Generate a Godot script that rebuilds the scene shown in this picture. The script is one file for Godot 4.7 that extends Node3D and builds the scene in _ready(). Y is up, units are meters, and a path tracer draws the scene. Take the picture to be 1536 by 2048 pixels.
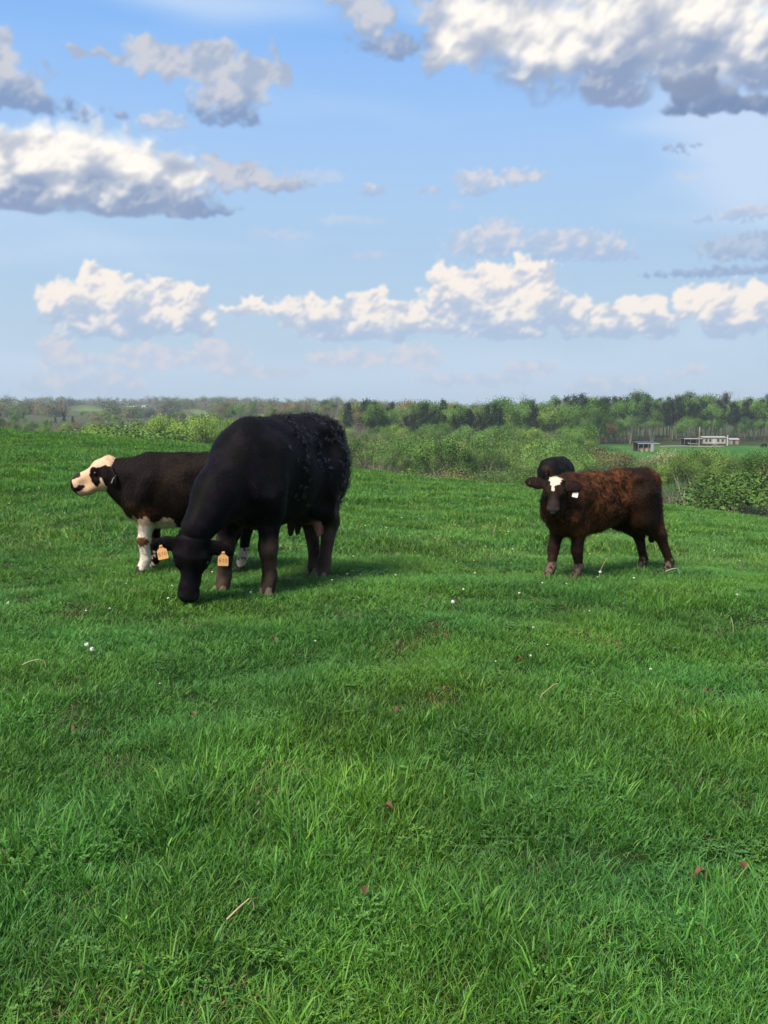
extends Node3D
# A hill pasture in spring: a grazing black cow, two calves and a fourth animal beyond the crest,
# a wooded valley with a small homestead, far ridges and a sky of fair-weather cumulus.

const EYE := 1.55
const PITCH := 5.06
const FOCAL := 1967.0

var mats := {}
var lumps: FastNoiseLite
var fine_noise: FastNoiseLite
var wide_noise: FastNoiseLite


func _ready() -> void:
	# --- camera, sky, sun, exposure
	var cam := Camera3D.new()
	cam.name = "camera"
	cam.fov = 55.0
	cam.near = 0.1
	cam.far = 9000.0
	cam.position = Vector3(0, EYE, 0)
	cam.rotation_degrees = Vector3(-PITCH, 0, 0)
	add_child(cam)
	lumps = make_noise(11, 0.55, 2)
	fine_noise = make_noise(23, 2.6, 2)
	wide_noise = make_noise(37, 0.16, 3)
	var env := Environment.new()
	env.background_mode = Environment.BG_SKY
	env.tonemap_mode = Environment.TONE_MAPPER_LINEAR
	env.tonemap_exposure = 1.72
	env.background_energy_multiplier = 0.625
	env.sdfgi_enabled = true
	env.ssao_enabled = true
	env.ssil_enabled = true
	env.fog_enabled = FOG_ON
	env.fog_density = 0.00022
	env.fog_light_color = Color(0.80, 0.87, 0.92)
	env.sky = make_sky()
	var we := WorldEnvironment.new()
	we.name = "world_environment"
	we.environment = env
	add_child(we)
	var sun := DirectionalLight3D.new()
	sun.name = "sun"
	sun.light_energy = 1.08
	sun.light_color = Color(1.0, 0.95, 0.87)
	sun.light_angular_distance = 20.0
	sun.shadow_enabled = true
	sun.rotation_degrees = Vector3(-52, -36, 0)
	sun.sky_mode = DirectionalLight3D.SKY_MODE_LIGHT_ONLY
	add_child(sun)
	# --- the setting, then the animals, then what is small
	build_ground()
	build_animals()
	build_woods()
	build_homestead()
	build_grass()
	build_small_things()


const FOG_ON := true


# ------------------------------------------------------------------ helpers
func make_noise(seed_value: int, frequency: float, octaves: int) -> FastNoiseLite:
	var n := FastNoiseLite.new()
	n.noise_type = FastNoiseLite.TYPE_SIMPLEX
	n.seed = seed_value
	n.frequency = frequency
	n.fractal_type = FastNoiseLite.FRACTAL_FBM
	n.fractal_octaves = octaves
	return n


func make_rng(seed_value: int) -> RandomNumberGenerator:
	var r := RandomNumberGenerator.new()
	r.seed = seed_value
	return r


func lin(r: float, g: float, b: float) -> Color:
	return Color(r, g, b).linear_to_srgb()


func surface(key: String, albedo: Color, rough := 0.8, spec := 0.3) -> StandardMaterial3D:
	if mats.has(key):
		return mats[key]
	var m := StandardMaterial3D.new()
	m.resource_name = key
	m.albedo_color = albedo
	m.roughness = rough
	m.metallic_specular = spec
	mats[key] = m
	return m


func painted(key: String, rough := 0.8, spec := 0.3) -> StandardMaterial3D:
	if mats.has(key):
		return mats[key]
	var m := surface(key, Color.WHITE, rough, spec)
	m.vertex_color_use_as_albedo = true
	return m


func tag(o: Node, label: String, category: String, group := "", kind := "") -> void:
	if label != "":
		o.set_meta("label", label)
	if category != "":
		o.set_meta("category", category)
	if group != "":
		o.set_meta("group", group)
	if kind != "":
		o.set_meta("kind", kind)


var name_count := {}


func numbered(called: String) -> String:
	var n: int = name_count.get(called, 0)
	name_count[called] = n + 1
	return called if n == 0 else "%s_%03d" % [called, n]


func part(called: String, mesh: Mesh, material: Material, parent: Node, at := Transform3D()) -> MeshInstance3D:
	var o := MeshInstance3D.new()
	var n := 0
	var full := called
	while parent.has_node(NodePath(full)):
		n += 1
		full = "%s_%03d" % [called, n]
	o.name = full
	o.mesh = mesh
	if material:
		o.material_override = material
	o.transform = at
	parent.add_child(o, true)
	return o


func thing(called: String, at: Vector3, turn := 0.0) -> Node3D:
	var o := Node3D.new()
	o.name = numbered(called)
	o.position = at
	o.rotation.y = turn
	add_child(o, true)
	return o


func array_mesh(verts: PackedVector3Array, normals: PackedVector3Array, index: PackedInt32Array, colors := PackedColorArray()) -> ArrayMesh:
	var a := []
	a.resize(Mesh.ARRAY_MAX)
	a[Mesh.ARRAY_VERTEX] = verts
	a[Mesh.ARRAY_NORMAL] = normals
	a[Mesh.ARRAY_INDEX] = index
	if colors.size():
		a[Mesh.ARRAY_COLOR] = colors
	var m := ArrayMesh.new()
	m.add_surface_from_arrays(Mesh.PRIMITIVE_TRIANGLES, a)
	return m


func table(xs: Array, ys: Array, x: float) -> float:
	if x <= xs[0]:
		return ys[0]
	for i in range(1, xs.size()):
		if x < xs[i]:
			var t: float = (x - xs[i - 1]) / (xs[i] - xs[i - 1])
			return lerpf(ys[i - 1], ys[i], t)
	return ys[-1]


func tube(st: Dictionary, a: Vector3, b: Vector3, ra: float, rb: float, sides := 5, color := Color.WHITE) -> void:
	var dir := (b - a).normalized()
	var side := dir.cross(Vector3.UP if absf(dir.y) < 0.9 else Vector3.RIGHT).normalized()
	var up := side.cross(dir)
	var first: int = st.v.size()
	for k in sides:
		var an := TAU * k / sides
		var n := side * cos(an) + up * sin(an)
		st.v.append(a + n * ra)
		st.n.append(n)
		st.c.append(color)
		st.v.append(b + n * rb)
		st.n.append(n)
		st.c.append(color)
	for k in sides:
		var i := first + 2 * k
		var j := first + 2 * ((k + 1) % sides)
		st.i.append_array([i, j, i + 1, j, j + 1, i + 1])


func shape() -> Dictionary:
	return {"v": PackedVector3Array(), "n": PackedVector3Array(), "c": PackedColorArray(), "i": PackedInt32Array()}


func finish(st: Dictionary) -> ArrayMesh:
	return array_mesh(st.v, st.n, st.i, st.c)


func face(st: Dictionary, a: Vector3, b: Vector3, c: Vector3, d: Vector3, n: Vector3, color := Color.WHITE) -> void:
	var f: int = st.v.size()
	for p in [a, b, c, d]:
		st.v.append(p)
		st.n.append(n)
		st.c.append(color)
	st.i.append_array([f, f + 2, f + 1, f, f + 3, f + 2] if (b - a).cross(c - a).dot(n) > 0 else [f, f + 1, f + 2, f, f + 2, f + 3])


func block(st: Dictionary, lo: Vector3, hi: Vector3, color := Color.WHITE) -> void:
	var p := func(x: int, y: int, z: int) -> Vector3: return Vector3(hi.x if x else lo.x, hi.y if y else lo.y, hi.z if z else lo.z)
	face(st, p.call(0, 0, 1), p.call(1, 0, 1), p.call(1, 1, 1), p.call(0, 1, 1), Vector3.BACK, color)
	face(st, p.call(0, 0, 0), p.call(1, 0, 0), p.call(1, 1, 0), p.call(0, 1, 0), Vector3.FORWARD, color)
	face(st, p.call(0, 0, 0), p.call(0, 0, 1), p.call(0, 1, 1), p.call(0, 1, 0), Vector3.LEFT, color)
	face(st, p.call(1, 0, 0), p.call(1, 0, 1), p.call(1, 1, 1), p.call(1, 1, 0), Vector3.RIGHT, color)
	face(st, p.call(0, 1, 0), p.call(1, 1, 0), p.call(1, 1, 1), p.call(0, 1, 1), Vector3.UP, color)
	face(st, p.call(0, 0, 0), p.call(1, 0, 0), p.call(1, 0, 1), p.call(0, 0, 1), Vector3.DOWN, color)


# ------------------------------------------------------------------ sky
# Fair-weather cumulus: each cloud is a set of lobes (azimuth, elevation, half width, half height in degrees) that billow noise breaks up.
func cloud_list() -> Array:
	var clouds := [
		["faint", 1.44, 0.60, [[-18.2, 4.08, 0.99, 0.76], [-17.6, 3.42, 1.44, 0.54], [-13.5, 3.76, 2.18, 0.66], [-9.4, 3.82, 1.57, 0.73], [-9.9, 4.45, 0.78, 0.45], [-15.2, 2.22, 1.62, 0.83], [-18.1, 2.18, 1.83, 0.54], [-1.7, 3.84, 1.87, 0.51], [1.8, 3.87, 1.38, 0.68], [-3.7, 3.83, 0.98, 0.34], [12.9, 2.04, 2.34, 0.62], [17.4, 3.01, 0.58, 0.30], [16.4, 2.75, 0.64, 0.16], [8.4, 3.26, 1.41, 0.34], [-7.1, 2.99, 2.56, 0.34], [5.2, 2.57, 3.15, 0.34]]],
		["low", 4.52, 1.00, [[-15.9, 7.85, 1.17, 0.96], [-17.7, 6.72, 1.61, 1.06], [-16.1, 6.77, 2.17, 1.47], [-14.0, 6.57, 2.49, 1.36], [-12.2, 7.16, 1.70, 1.03], [-11.2, 6.92, 1.27, 0.96], [-14.6, 5.74, 4.17, 1.09], [-10.7, 5.83, 1.17, 0.83]]],
		["low", 4.63, 1.00, [[-4.8, 6.47, 1.48, 0.95], [-3.1, 5.92, 2.35, 1.12], [-0.8, 6.77, 1.32, 1.06], [0.6, 5.93, 2.36, 1.12], [2.2, 5.93, 1.49, 0.79], [-1.4, 5.42, 3.45, 0.70], [-7.5, 6.44, 1.98, 0.39], [-7.1, 6.94, 0.73, 0.44]]],
		["low", 4.75, 1.00, [[12.6, 6.20, 0.98, 0.77], [14.5, 6.15, 1.51, 0.98], [15.2, 5.64, 1.23, 0.95], [13.6, 5.55, 2.04, 0.68]]],
		["low", 4.75, 1.05, [[3.3, 8.14, 1.08, 1.21], [4.4, 7.31, 2.05, 1.66], [6.2, 7.84, 1.47, 1.24], [8.0, 8.08, 1.57, 1.31], [8.9, 8.47, 0.84, 0.82], [7.2, 6.72, 3.16, 1.66], [6.6, 5.89, 3.82, 1.06], [10.6, 6.11, 1.00, 0.99], [10.9, 5.41, 0.78, 0.69]]],
		["low", 4.52, 1.05, [[17.3, 6.73, 1.31, 0.93], [18.9, 6.67, 1.59, 0.95], [20.4, 6.35, 1.56, 1.18], [19.7, 5.59, 2.29, 0.93], [21.9, 6.03, 1.73, 1.56]]],
		["haze", 9.04, 0.55, [[5.6, 10.16, 1.98, 0.76], [6.6, 10.41, 1.18, 0.97], [10.0, 9.98, 2.22, 0.80], [12.4, 9.44, 1.47, 0.91]]],
		["haze", 10.94, 0.55, [[20.0, 10.88, 1.71, 0.61], [17.6, 10.88, 0.78, 0.21], [22.5, 10.62, 1.46, 0.50]]],
		["dim", 8.07, 0.50, [[19.3, 9.44, 1.83, 0.62], [21.2, 9.46, 1.49, 0.71], [18.3, 8.06, 3.35, 0.37], [21.1, 8.00, 1.74, 0.41]]],
		["haze", 12.67, 0.55, [[5.2, 13.54, 1.24, 0.52], [7.7, 13.61, 1.34, 0.41], [5.3, 13.01, 0.96, 0.31], [2.6, 13.06, 0.68, 0.21], [-0.7, 13.02, 0.80, 0.26]]],
		["dim", 14.68, 0.50, [[16.3, 14.44, 1.30, 0.32], [15.9, 14.59, 0.42, 0.35]]],
		["wisp", 7.10, 0.50, [[-0.7, 9.53, 1.14, 0.25], [4.0, 12.19, 0.51, 0.21], [5.9, 11.36, 0.45, 0.19], [10.8, 8.29, 0.72, 0.16], [-3.6, 13.78, 1.41, 0.31], [-5.9, 10.61, 1.69, 0.27], [16.9, 13.23, 0.68, 0.20], [-1.9, 11.47, 1.99, 0.24]]],
		["haze", 15.79, 0.55, [[-12.3, 16.18, 1.24, 0.49], [-13.3, 15.63, 0.54, 0.25]]],
		["grey", 16.12, 1.30, [[-12.9, 19.68, 1.76, 0.52], [-12.1, 19.26, 1.93, 0.95], [-10.0, 19.18, 2.23, 1.00], [-8.0, 18.92, 1.98, 1.06], [-6.4, 18.98, 1.06, 0.72], [-8.9, 17.59, 2.15, 0.88], [-8.4, 16.63, 1.49, 0.60], [-16.6, 19.40, 1.13, 0.23], [-15.2, 19.29, 0.89, 0.33]]],
		["grey", 16.29, 1.40, [[-21.6, 18.34, 1.70, 1.60], [-21.2, 17.36, 2.45, 1.62], [-20.0, 16.90, 1.74, 1.41], [-18.5, 16.34, 1.68, 0.86], [-16.4, 15.95, 2.08, 0.54]]],
		["grey", 11.48, 1.20, [[-8.4, 13.66, 2.64, 0.62], [-6.2, 13.36, 2.24, 0.31], [-11.2, 11.79, 2.60, 0.52], [-9.5, 14.18, 1.10, 0.41]]],
		["bright", 11.26, 1.60, [[-21.6, 13.41, 3.31, 1.75], [-19.1, 13.81, 2.84, 1.85], [-16.7, 14.09, 2.91, 1.99], [-14.6, 13.93, 2.65, 1.71], [-12.5, 13.54, 2.49, 1.17], [-19.4, 12.05, 3.41, 1.25], [-15.7, 12.21, 3.55, 1.23], [-12.3, 12.21, 2.85, 0.88], [-23.7, 12.72, 2.85, 1.69]]],
		["grey", 19.38, 1.20, [[-0.8, 21.51, 1.34, 1.16], [0.6, 20.29, 1.57, 0.62], [3.1, 21.49, 1.28, 1.40], [-1.9, 22.32, 0.84, 0.57]]],
		["bright", 16.80, 2.00, [[4.1, 20.05, 2.23, 1.43], [6.7, 21.15, 3.59, 2.21], [10.1, 20.17, 3.94, 2.35], [13.0, 19.27, 2.93, 2.36], [15.4, 20.36, 4.16, 2.52], [18.5, 19.14, 3.66, 2.18], [21.5, 18.81, 3.40, 2.15], [6.7, 23.43, 4.39, 1.56], [13.2, 23.24, 5.54, 1.98], [19.6, 21.91, 2.72, 1.53], [12.4, 18.01, 1.48, 1.08]]],
		["base", 16.29, 1.50, [[18.3, 16.54, 2.67, 0.81], [20.8, 16.23, 2.71, 0.90], [17.0, 17.42, 1.80, 0.71]]],
	]
	# the rest of the dome carries more of the same
	var rng := make_rng(77)
	for k in 90:
		var e := rng.randf_range(1.5, 22.0) if k < 45 else rng.randf_range(24.0, 58.0)
		var a := rng.randf_range(26.0, 334.0) if k < 45 else rng.randf_range(-180.0, 180.0)
		if a > 180.0:
			a -= 360.0
		var size := 0.9 + e * 0.17
		if k >= 45 and absf(a) < 40.0:
			e = maxf(e, 24.5 + size)
		elif absf(a) < 24.0 + size * 3.0:
			continue
		var lobes := []
		var count := rng.randi_range(4, 8)
		for j in count:
			var t := (j + 0.5) / count * 2.0 - 1.0
			lobes.append([a + t * size * 2.2 / cos(deg_to_rad(e)), e + rng.randf_range(0.0, 0.35) * size * (1.0 - t * t), size * rng.randf_range(0.7, 1.1) / cos(deg_to_rad(e)), size * rng.randf_range(0.35, 0.75) * (1.0 - 0.5 * t * t)])
		clouds.append([["low", "bright", "grey", "haze"][rng.randi_range(0, 3)] if e > 8.0 else ["low", "faint", "haze"][rng.randi_range(0, 2)], e - size * 0.25, 0.9 + e * 0.03, lobes])
	return clouds


const CLOUD_LOOKS := {   # lit, shaded, base, opacity, softness, contrast
	"bright": [Color(1.0, 0.975, 0.94), Color(0.76, 0.775, 0.82), Color(0.52, 0.60, 0.74), 1.0, 0.62, 1.0],
	"grey": [Color(0.80, 0.80, 0.83), Color(0.65, 0.70, 0.79), Color(0.48, 0.58, 0.74), 0.94, 0.66, 0.8],
	"base": [Color(0.62, 0.66, 0.74), Color(0.52, 0.58, 0.70), Color(0.44, 0.53, 0.68), 0.95, 0.6, 0.5],
	"low": [Color(0.985, 0.94, 0.90), Color(0.76, 0.79, 0.85), Color(0.66, 0.735, 0.85), 0.97, 0.26, 1.0],
	"haze": [Color(0.86, 0.84, 0.86), Color(0.72, 0.77, 0.85), Color(0.64, 0.73, 0.86), 0.82, 0.50, 0.8],
	"dim": [Color(0.72, 0.77, 0.85), Color(0.64, 0.71, 0.82), Color(0.56, 0.65, 0.79), 0.85, 0.45, 0.7],
	"wisp": [Color(0.82, 0.83, 0.87), Color(0.75, 0.79, 0.87), Color(0.68, 0.75, 0.87), 0.42, 0.6, 0.6],
	"faint": [Color(0.84, 0.83, 0.86), Color(0.75, 0.79, 0.87), Color(0.72, 0.78, 0.87), 0.95, 0.42, 0.8],
}


func clear_sky(e: float) -> Color:
	var steps := [-1.0, 1.4, 5.7, 9.3, 11.7, 15.1, 19.4, 22.4, 40.0, 90.0]
	var tones := [Color(0.745, 0.815, 0.88), Color(0.735, 0.81, 0.88), Color(0.71, 0.805, 0.888), Color(0.67, 0.785, 0.90), Color(0.66, 0.785, 0.915), Color(0.63, 0.77, 0.935), Color(0.565, 0.735, 0.945), Color(0.49, 0.69, 0.94), Color(0.32, 0.57, 0.87), Color(0.22, 0.44, 0.78)]
	for k in range(1, steps.size()):
		if e < steps[k]:
			return (tones[k - 1] as Color).lerp(tones[k], clampf((e - steps[k - 1]) / (steps[k] - steps[k - 1]), 0.0, 1.0))
	return tones[-1]


func paint_sky(a0: float, e0: float, wide: int, high: int, per_degree: float) -> Image:
	# columns run from azimuth a0 to the right, rows from elevation e0 downwards
	var r := PackedFloat32Array()
	r.resize(wide * high * 3)
	var veil := make_noise(91, 0.035, 4)
	for y in high:
		var e := e0 - (y + 0.5) / per_degree
		var c := clear_sky(e)
		for x in wide:
			var a := a0 + (x + 0.5) / per_degree
			var ar := deg_to_rad(a)
			var n := veil.get_noise_3d(sin(ar) * 57.3 * 0.55 + e * 0.5, e * 2.2, cos(ar) * 57.3 * 0.55)
			var t := smoothstep(-0.05, 0.45, n) * 0.75 * smoothstep(0.0, 6.0, e)
			var k := (y * wide + x) * 3
			r[k] = lerpf(c.r, 0.80, t)
			r[k + 1] = lerpf(c.g, 0.86, t)
			r[k + 2] = lerpf(c.b, 0.95, t)
	var warp := make_noise(41, 0.55, 3)
	var frill := make_noise(43, 1.1, 4)
	var bumps := FastNoiseLite.new()
	bumps.noise_type = FastNoiseLite.TYPE_CELLULAR
	bumps.cellular_return_type = FastNoiseLite.RETURN_DISTANCE
	bumps.cellular_jitter = 0.9
	bumps.seed = 17
	bumps.frequency = 1.0
	bumps.fractal_type = FastNoiseLite.FRACTAL_NONE
	var light := Vector3(-0.42, 0.72, 0.55).normalized()
	for cloud in cloud_list():
		var look: Array = CLOUD_LOOKS[cloud[0]]
		var base: float = cloud[1]
		var scale: float = cloud[2]
		var lobes: Array = cloud[3]
		var crisp: bool = cloud[0] in ["low", "bright"]
		var lo := Vector2(1e6, 1e6)
		var hi := -lo
		for l in lobes:
			lo = lo.min(Vector2(l[0] - l[2] * 1.5, l[1] - l[3] * 1.5))
			hi = hi.max(Vector2(l[0] + l[2] * 1.5, l[1] + l[3] * 1.5))
		lo -= Vector2(0.4, 0.4)
		hi += Vector2(0.4, 0.4)
		for turn: float in [-360.0, 0.0, 360.0]:
			var x0 := maxi(0, int((lo.x + turn - a0) * per_degree))
			var x1 := mini(wide, int((hi.x + turn - a0) * per_degree) + 1)
			var y0 := maxi(0, int((e0 - hi.y) * per_degree))
			var y1 := mini(high, int((e0 - lo.y) * per_degree) + 1)
			if x1 <= x0 or y1 <= y0:
				continue
			var w := x1 - x0
			var h := y1 - y0
			var lift := PackedFloat32Array()
			lift.resize(w * h)
			var cover := PackedFloat32Array()
			cover.resize(w * h)
			var tops := hi.y - 0.4
			for y in h:
				var e := e0 - (y0 + y + 0.5) / per_degree
				for x in w:
					var a := a0 - turn + (x0 + x + 0.5) / per_degree
					var wa := a + warp.get_noise_2d(a / scale, e / scale) * 0.55 * scale
					var we := e + warp.get_noise_2d(a / scale + 50.0, e / scale + 31.0) * 0.4 * scale
					var m := -2.0
					for l in lobes:
						var q := Vector2((wa - l[0]) / l[2], (we - l[1]) / l[3]).length()
						var d := 1.0 - q
						var near := maxf(0.25 - absf(m - d), 0.0)
						m = maxf(m, d) + near * near
					if m < -0.75:
						cover[y * w + x] = 0.0
						continue
					var f := frill.get_noise_2d(a / scale, e / scale)
					var puff := 0.0
					if crisp:
						var b1 := bumps.get_noise_2d(wa * 1.25 / scale, we * 1.45 / scale)
						var b2 := bumps.get_noise_2d(a * 3.6 / scale + 9.0 + f * 0.6, e * 4.0 / scale + f * 0.5)
						puff = (-b1 - 0.42) * 0.66 + (-b2 - 0.45) * 0.17
						m += puff * 0.42 + f * (0.09 if cloud[0] == "low" else 0.06) + (0.09 if cloud[0] == "low" else 0.18)
					else:
						m += f * 0.38 + 0.30
					# the underside is level
					m -= smoothstep(0.18, -0.25, (e - base + f * 0.12) / scale) * 0.9
					cover[y * w + x] = smoothstep(0.0, look[4], m)
					lift[y * w + x] = sqrt(maxf(m, 0.0)) * 1.15 * scale + (puff * (0.36 if cloud[0] == "low" else 0.24) * scale if crisp else f * 0.16 * scale)
			for y in h:
				var e := e0 - (y0 + y + 0.5) / per_degree
				for x in w:
					var k := y * w + x
					var alpha: float = cover[k] * look[3]
					if alpha <= 0.003:
						continue
					var gx := (lift[y * w + mini(x + 1, w - 1)] - lift[y * w + maxi(x - 1, 0)]) * per_degree * 0.5
					var gy := (lift[maxi(y - 1, 0) * w + x] - lift[mini(y + 1, h - 1) * w + x]) * per_degree * 0.5
					var n := Vector3(-gx, -gy, 1.25).normalized()
					var s := n.dot(light)
					var rise := clampf((e - base) / maxf(tops - base, 0.2), 0.0, 1.0)
					var broad := warp.get_noise_2d((a0 - turn + (x0 + x + 0.5) / per_degree) * 0.75 / scale + 80.0, e * 1.0 / scale)
					var lit := clampf(0.30 + s * (0.60 if cloud[0] == "low" else 0.33) * float(look[5]) + (rise - 0.5) * 0.75 + broad * (0.80 if cloud[0] != "bright" else 0.62), 0.0, 1.0)
					var c := (look[1] as Color).lerp(look[0], smoothstep(0.12, 0.9, lit))
					c = c.lerp(look[2], (1.0 - smoothstep(0.05, 0.48, rise + broad * 0.25)) * 0.9 * (1.0 - smoothstep(0.45, 0.95, s) * 0.5))
					var haze := 0.16 * (1.0 - smoothstep(1.0, 9.0, e))
					var k3 := ((y0 + y) * wide + x0 + x) * 3
					alpha *= 1.0 - haze
					r[k3] = lerpf(r[k3], c.r, alpha)
					r[k3 + 1] = lerpf(r[k3 + 1], c.g, alpha)
					r[k3 + 2] = lerpf(r[k3 + 2], c.b, alpha)
	var bytes := PackedByteArray()
	bytes.resize(wide * high * 3)
	for k in bytes.size():
		bytes[k] = int(clampf(r[k] * 255.0 + 0.5, 0.0, 255.0))
	return Image.create_from_data(wide, high, false, Image.FORMAT_RGB8, bytes)


func make_sky() -> Sky:
	var wide := 4096
	var per := wide / 360.0
	# the whole dome coarsely, then the part around straight ahead finely, both from the same clouds
	var x0 := int(140.0 * per)
	var y0 := int(50.0 * per)
	var ws := int(80.0 * per)
	var coarse := paint_sky(-180.0, 90.0, 1024, 262, 1024.0 / 360.0)
	coarse.resize(wide, 1048, Image.INTERPOLATE_CUBIC)
	var full := Image.create_empty(wide, 2048, false, Image.FORMAT_RGB8)
	full.fill(Color(0.24, 0.33, 0.17))
	full.blit_rect(coarse, Rect2i(0, 0, wide, 1024), Vector2i.ZERO)
	var fine := paint_sky(x0 / per - 180.0, 90.0 - y0 / per, ws, 1046 - y0, per)
	full.blit_rect(fine, Rect2i(0, 0, ws, 1024 - y0), Vector2i(x0, y0))
	# straight ahead (-z) is the panorama's seam
	var turned := Image.create_empty(wide, 2048, false, Image.FORMAT_RGB8)
	turned.blit_rect(full, Rect2i(wide / 2, 0, wide / 2, 2048), Vector2i.ZERO)
	turned.blit_rect(full, Rect2i(0, 0, wide / 2, 2048), Vector2i(wide / 2, 0))
	var m := PanoramaSkyMaterial.new()
	m.panorama = ImageTexture.create_from_image(turned)
	var s := Sky.new()
	s.sky_material = m
	return s


# ------------------------------------------------------------------ the land
# Heights are surveyed by bearing (a number that runs with the sine of the angle from straight ahead) and distance.
func bearing(x: float, z: float) -> float:
	var d := sqrt(x * x + z * z)
	return 768.0 if d < 0.01 else 768.0 + 2080.0 * x / d


func crest_at(b: float) -> Vector2:   # (distance, height) of the brow of the near hill
	var far := table([-400, 0, 420, 700, 1000, 1340, 1536, 1900], [32.0, 30.0, 28.0, 26.0, 25.0, 25.0, 24.0, 23.0], b)
	var low := table([-400, 0, 200, 420, 700, 800, 1000, 1100, 1340, 1450, 1536, 1900], [6, 12, 28, 47, 92, 105, 122, 132, 165, 182, 190, 215], b)
	var s := clampf((b - 768.0) / 2080.0, -0.5, 0.5)
	return Vector2(far, EYE - low / FOCAL * far * sqrt(1.0 - s * s))


func ground(x: float, z: float) -> float:
	var d := sqrt(x * x + z * z)
	var b := bearing(x, z)
	var c := crest_at(b)
	var e: float
	if d < 8.7:
		e = table([0, 2.5, 5.0, 7.4, 8.7], [0.0, 0.03, 0.16, 0.26, 0.215], d)
	elif d < c.x:
		e = lerpf(0.215, c.y, (d - 8.7) / (c.x - 8.7))
	else:
		var slope := (c.y - 0.215) / (c.x - 8.7)
		var over := d - c.x
		e = maxf(c.y + slope * over - 0.035 * over * over, -12.0)
	if d > 1.0 and d < 80.0:
		e += (lumps.get_noise_2d(x, z) * 0.035 + wide_noise.get_noise_2d(x, z) * 0.05) * smoothstep(1.0, 4.0, d)
	if d < 14.0:   # a low hump on the left and a dip on the right of it
		e += 0.045 * exp(-Vector2(x + 1.9, z + 8.6).length_squared() / 0.7) - 0.03 * exp(-Vector2(x + 0.35, z + 8.4).length_squared() / 0.5)
	if d > c.x:
		var left := table([40, 100, 150, 300, 550, 800, 1500, 2200, 3200], [-4.0, -6.0, -6.5, -4.0, 2.5, 8.0, 27.0, 44.0, 40.0], d)
		var right := table([40, 90, 130, 200, 360, 450, 800, 1500, 3200], [-3.0, -8.6, -9.2, -7.8, -6.1, -4.0, 4.0, 16.0, 24.0], d)
		var t := smoothstep(480.0, 1120.0, b)
		var f := lerpf(left, right, t)
		if d > 400.0:
			f += wide_noise.get_noise_2d(x * 0.03, z * 0.03) * 12.0 * smoothstep(400.0, 1500.0, d)
		e = lerpf(e, f, smoothstep(c.x, c.x + 55.0, d))
	return e


func on_ground(x: float, z: float, up := 0.0) -> Vector3:
	return Vector3(x, ground(x, z) + up, z)


# the spot at a bearing (old survey number) and distance ahead
func spot(b: float, ahead: float) -> Vector3:
	return on_ground((b - 768.0) / FOCAL * ahead, -ahead)


func land_color(x: float, z: float, d: float, b: float) -> Color:
	var n := wide_noise.get_noise_2d(x * 0.6, z * 0.6)
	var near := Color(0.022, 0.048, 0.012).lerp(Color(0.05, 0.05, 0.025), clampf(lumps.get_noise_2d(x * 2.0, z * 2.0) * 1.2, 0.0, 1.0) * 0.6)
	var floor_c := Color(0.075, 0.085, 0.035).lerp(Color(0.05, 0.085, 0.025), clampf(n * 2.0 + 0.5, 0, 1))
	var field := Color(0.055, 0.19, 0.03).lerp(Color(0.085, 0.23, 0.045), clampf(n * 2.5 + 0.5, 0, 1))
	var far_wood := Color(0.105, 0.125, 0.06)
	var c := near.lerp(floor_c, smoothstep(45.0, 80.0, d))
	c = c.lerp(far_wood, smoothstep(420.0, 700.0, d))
	var on_field := smoothstep(1150.0, 1230.0, b) * smoothstep(150.0, 175.0, d) * (1.0 - smoothstep(368.0, 378.0, d))
	c = c.lerp(field, on_field)
	# pale meadows on the far slopes to the left
	for m in [[40.0, 1480.0, 75.0, 200.0], [175.0, 1050.0, 42.0, 110.0], [265.0, 1250.0, 40.0, 70.0], [390.0, 950.0, 30.0, 60.0], [-120.0, 1300.0, 60.0, 150.0]]:
		var q := Vector2((b - m[0]) / m[2], (d - m[1]) / m[3]).length()
		c = c.lerp(Color(0.17, 0.26, 0.07), 1.0 - smoothstep(0.8, 1.0, q))
	return c


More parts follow.
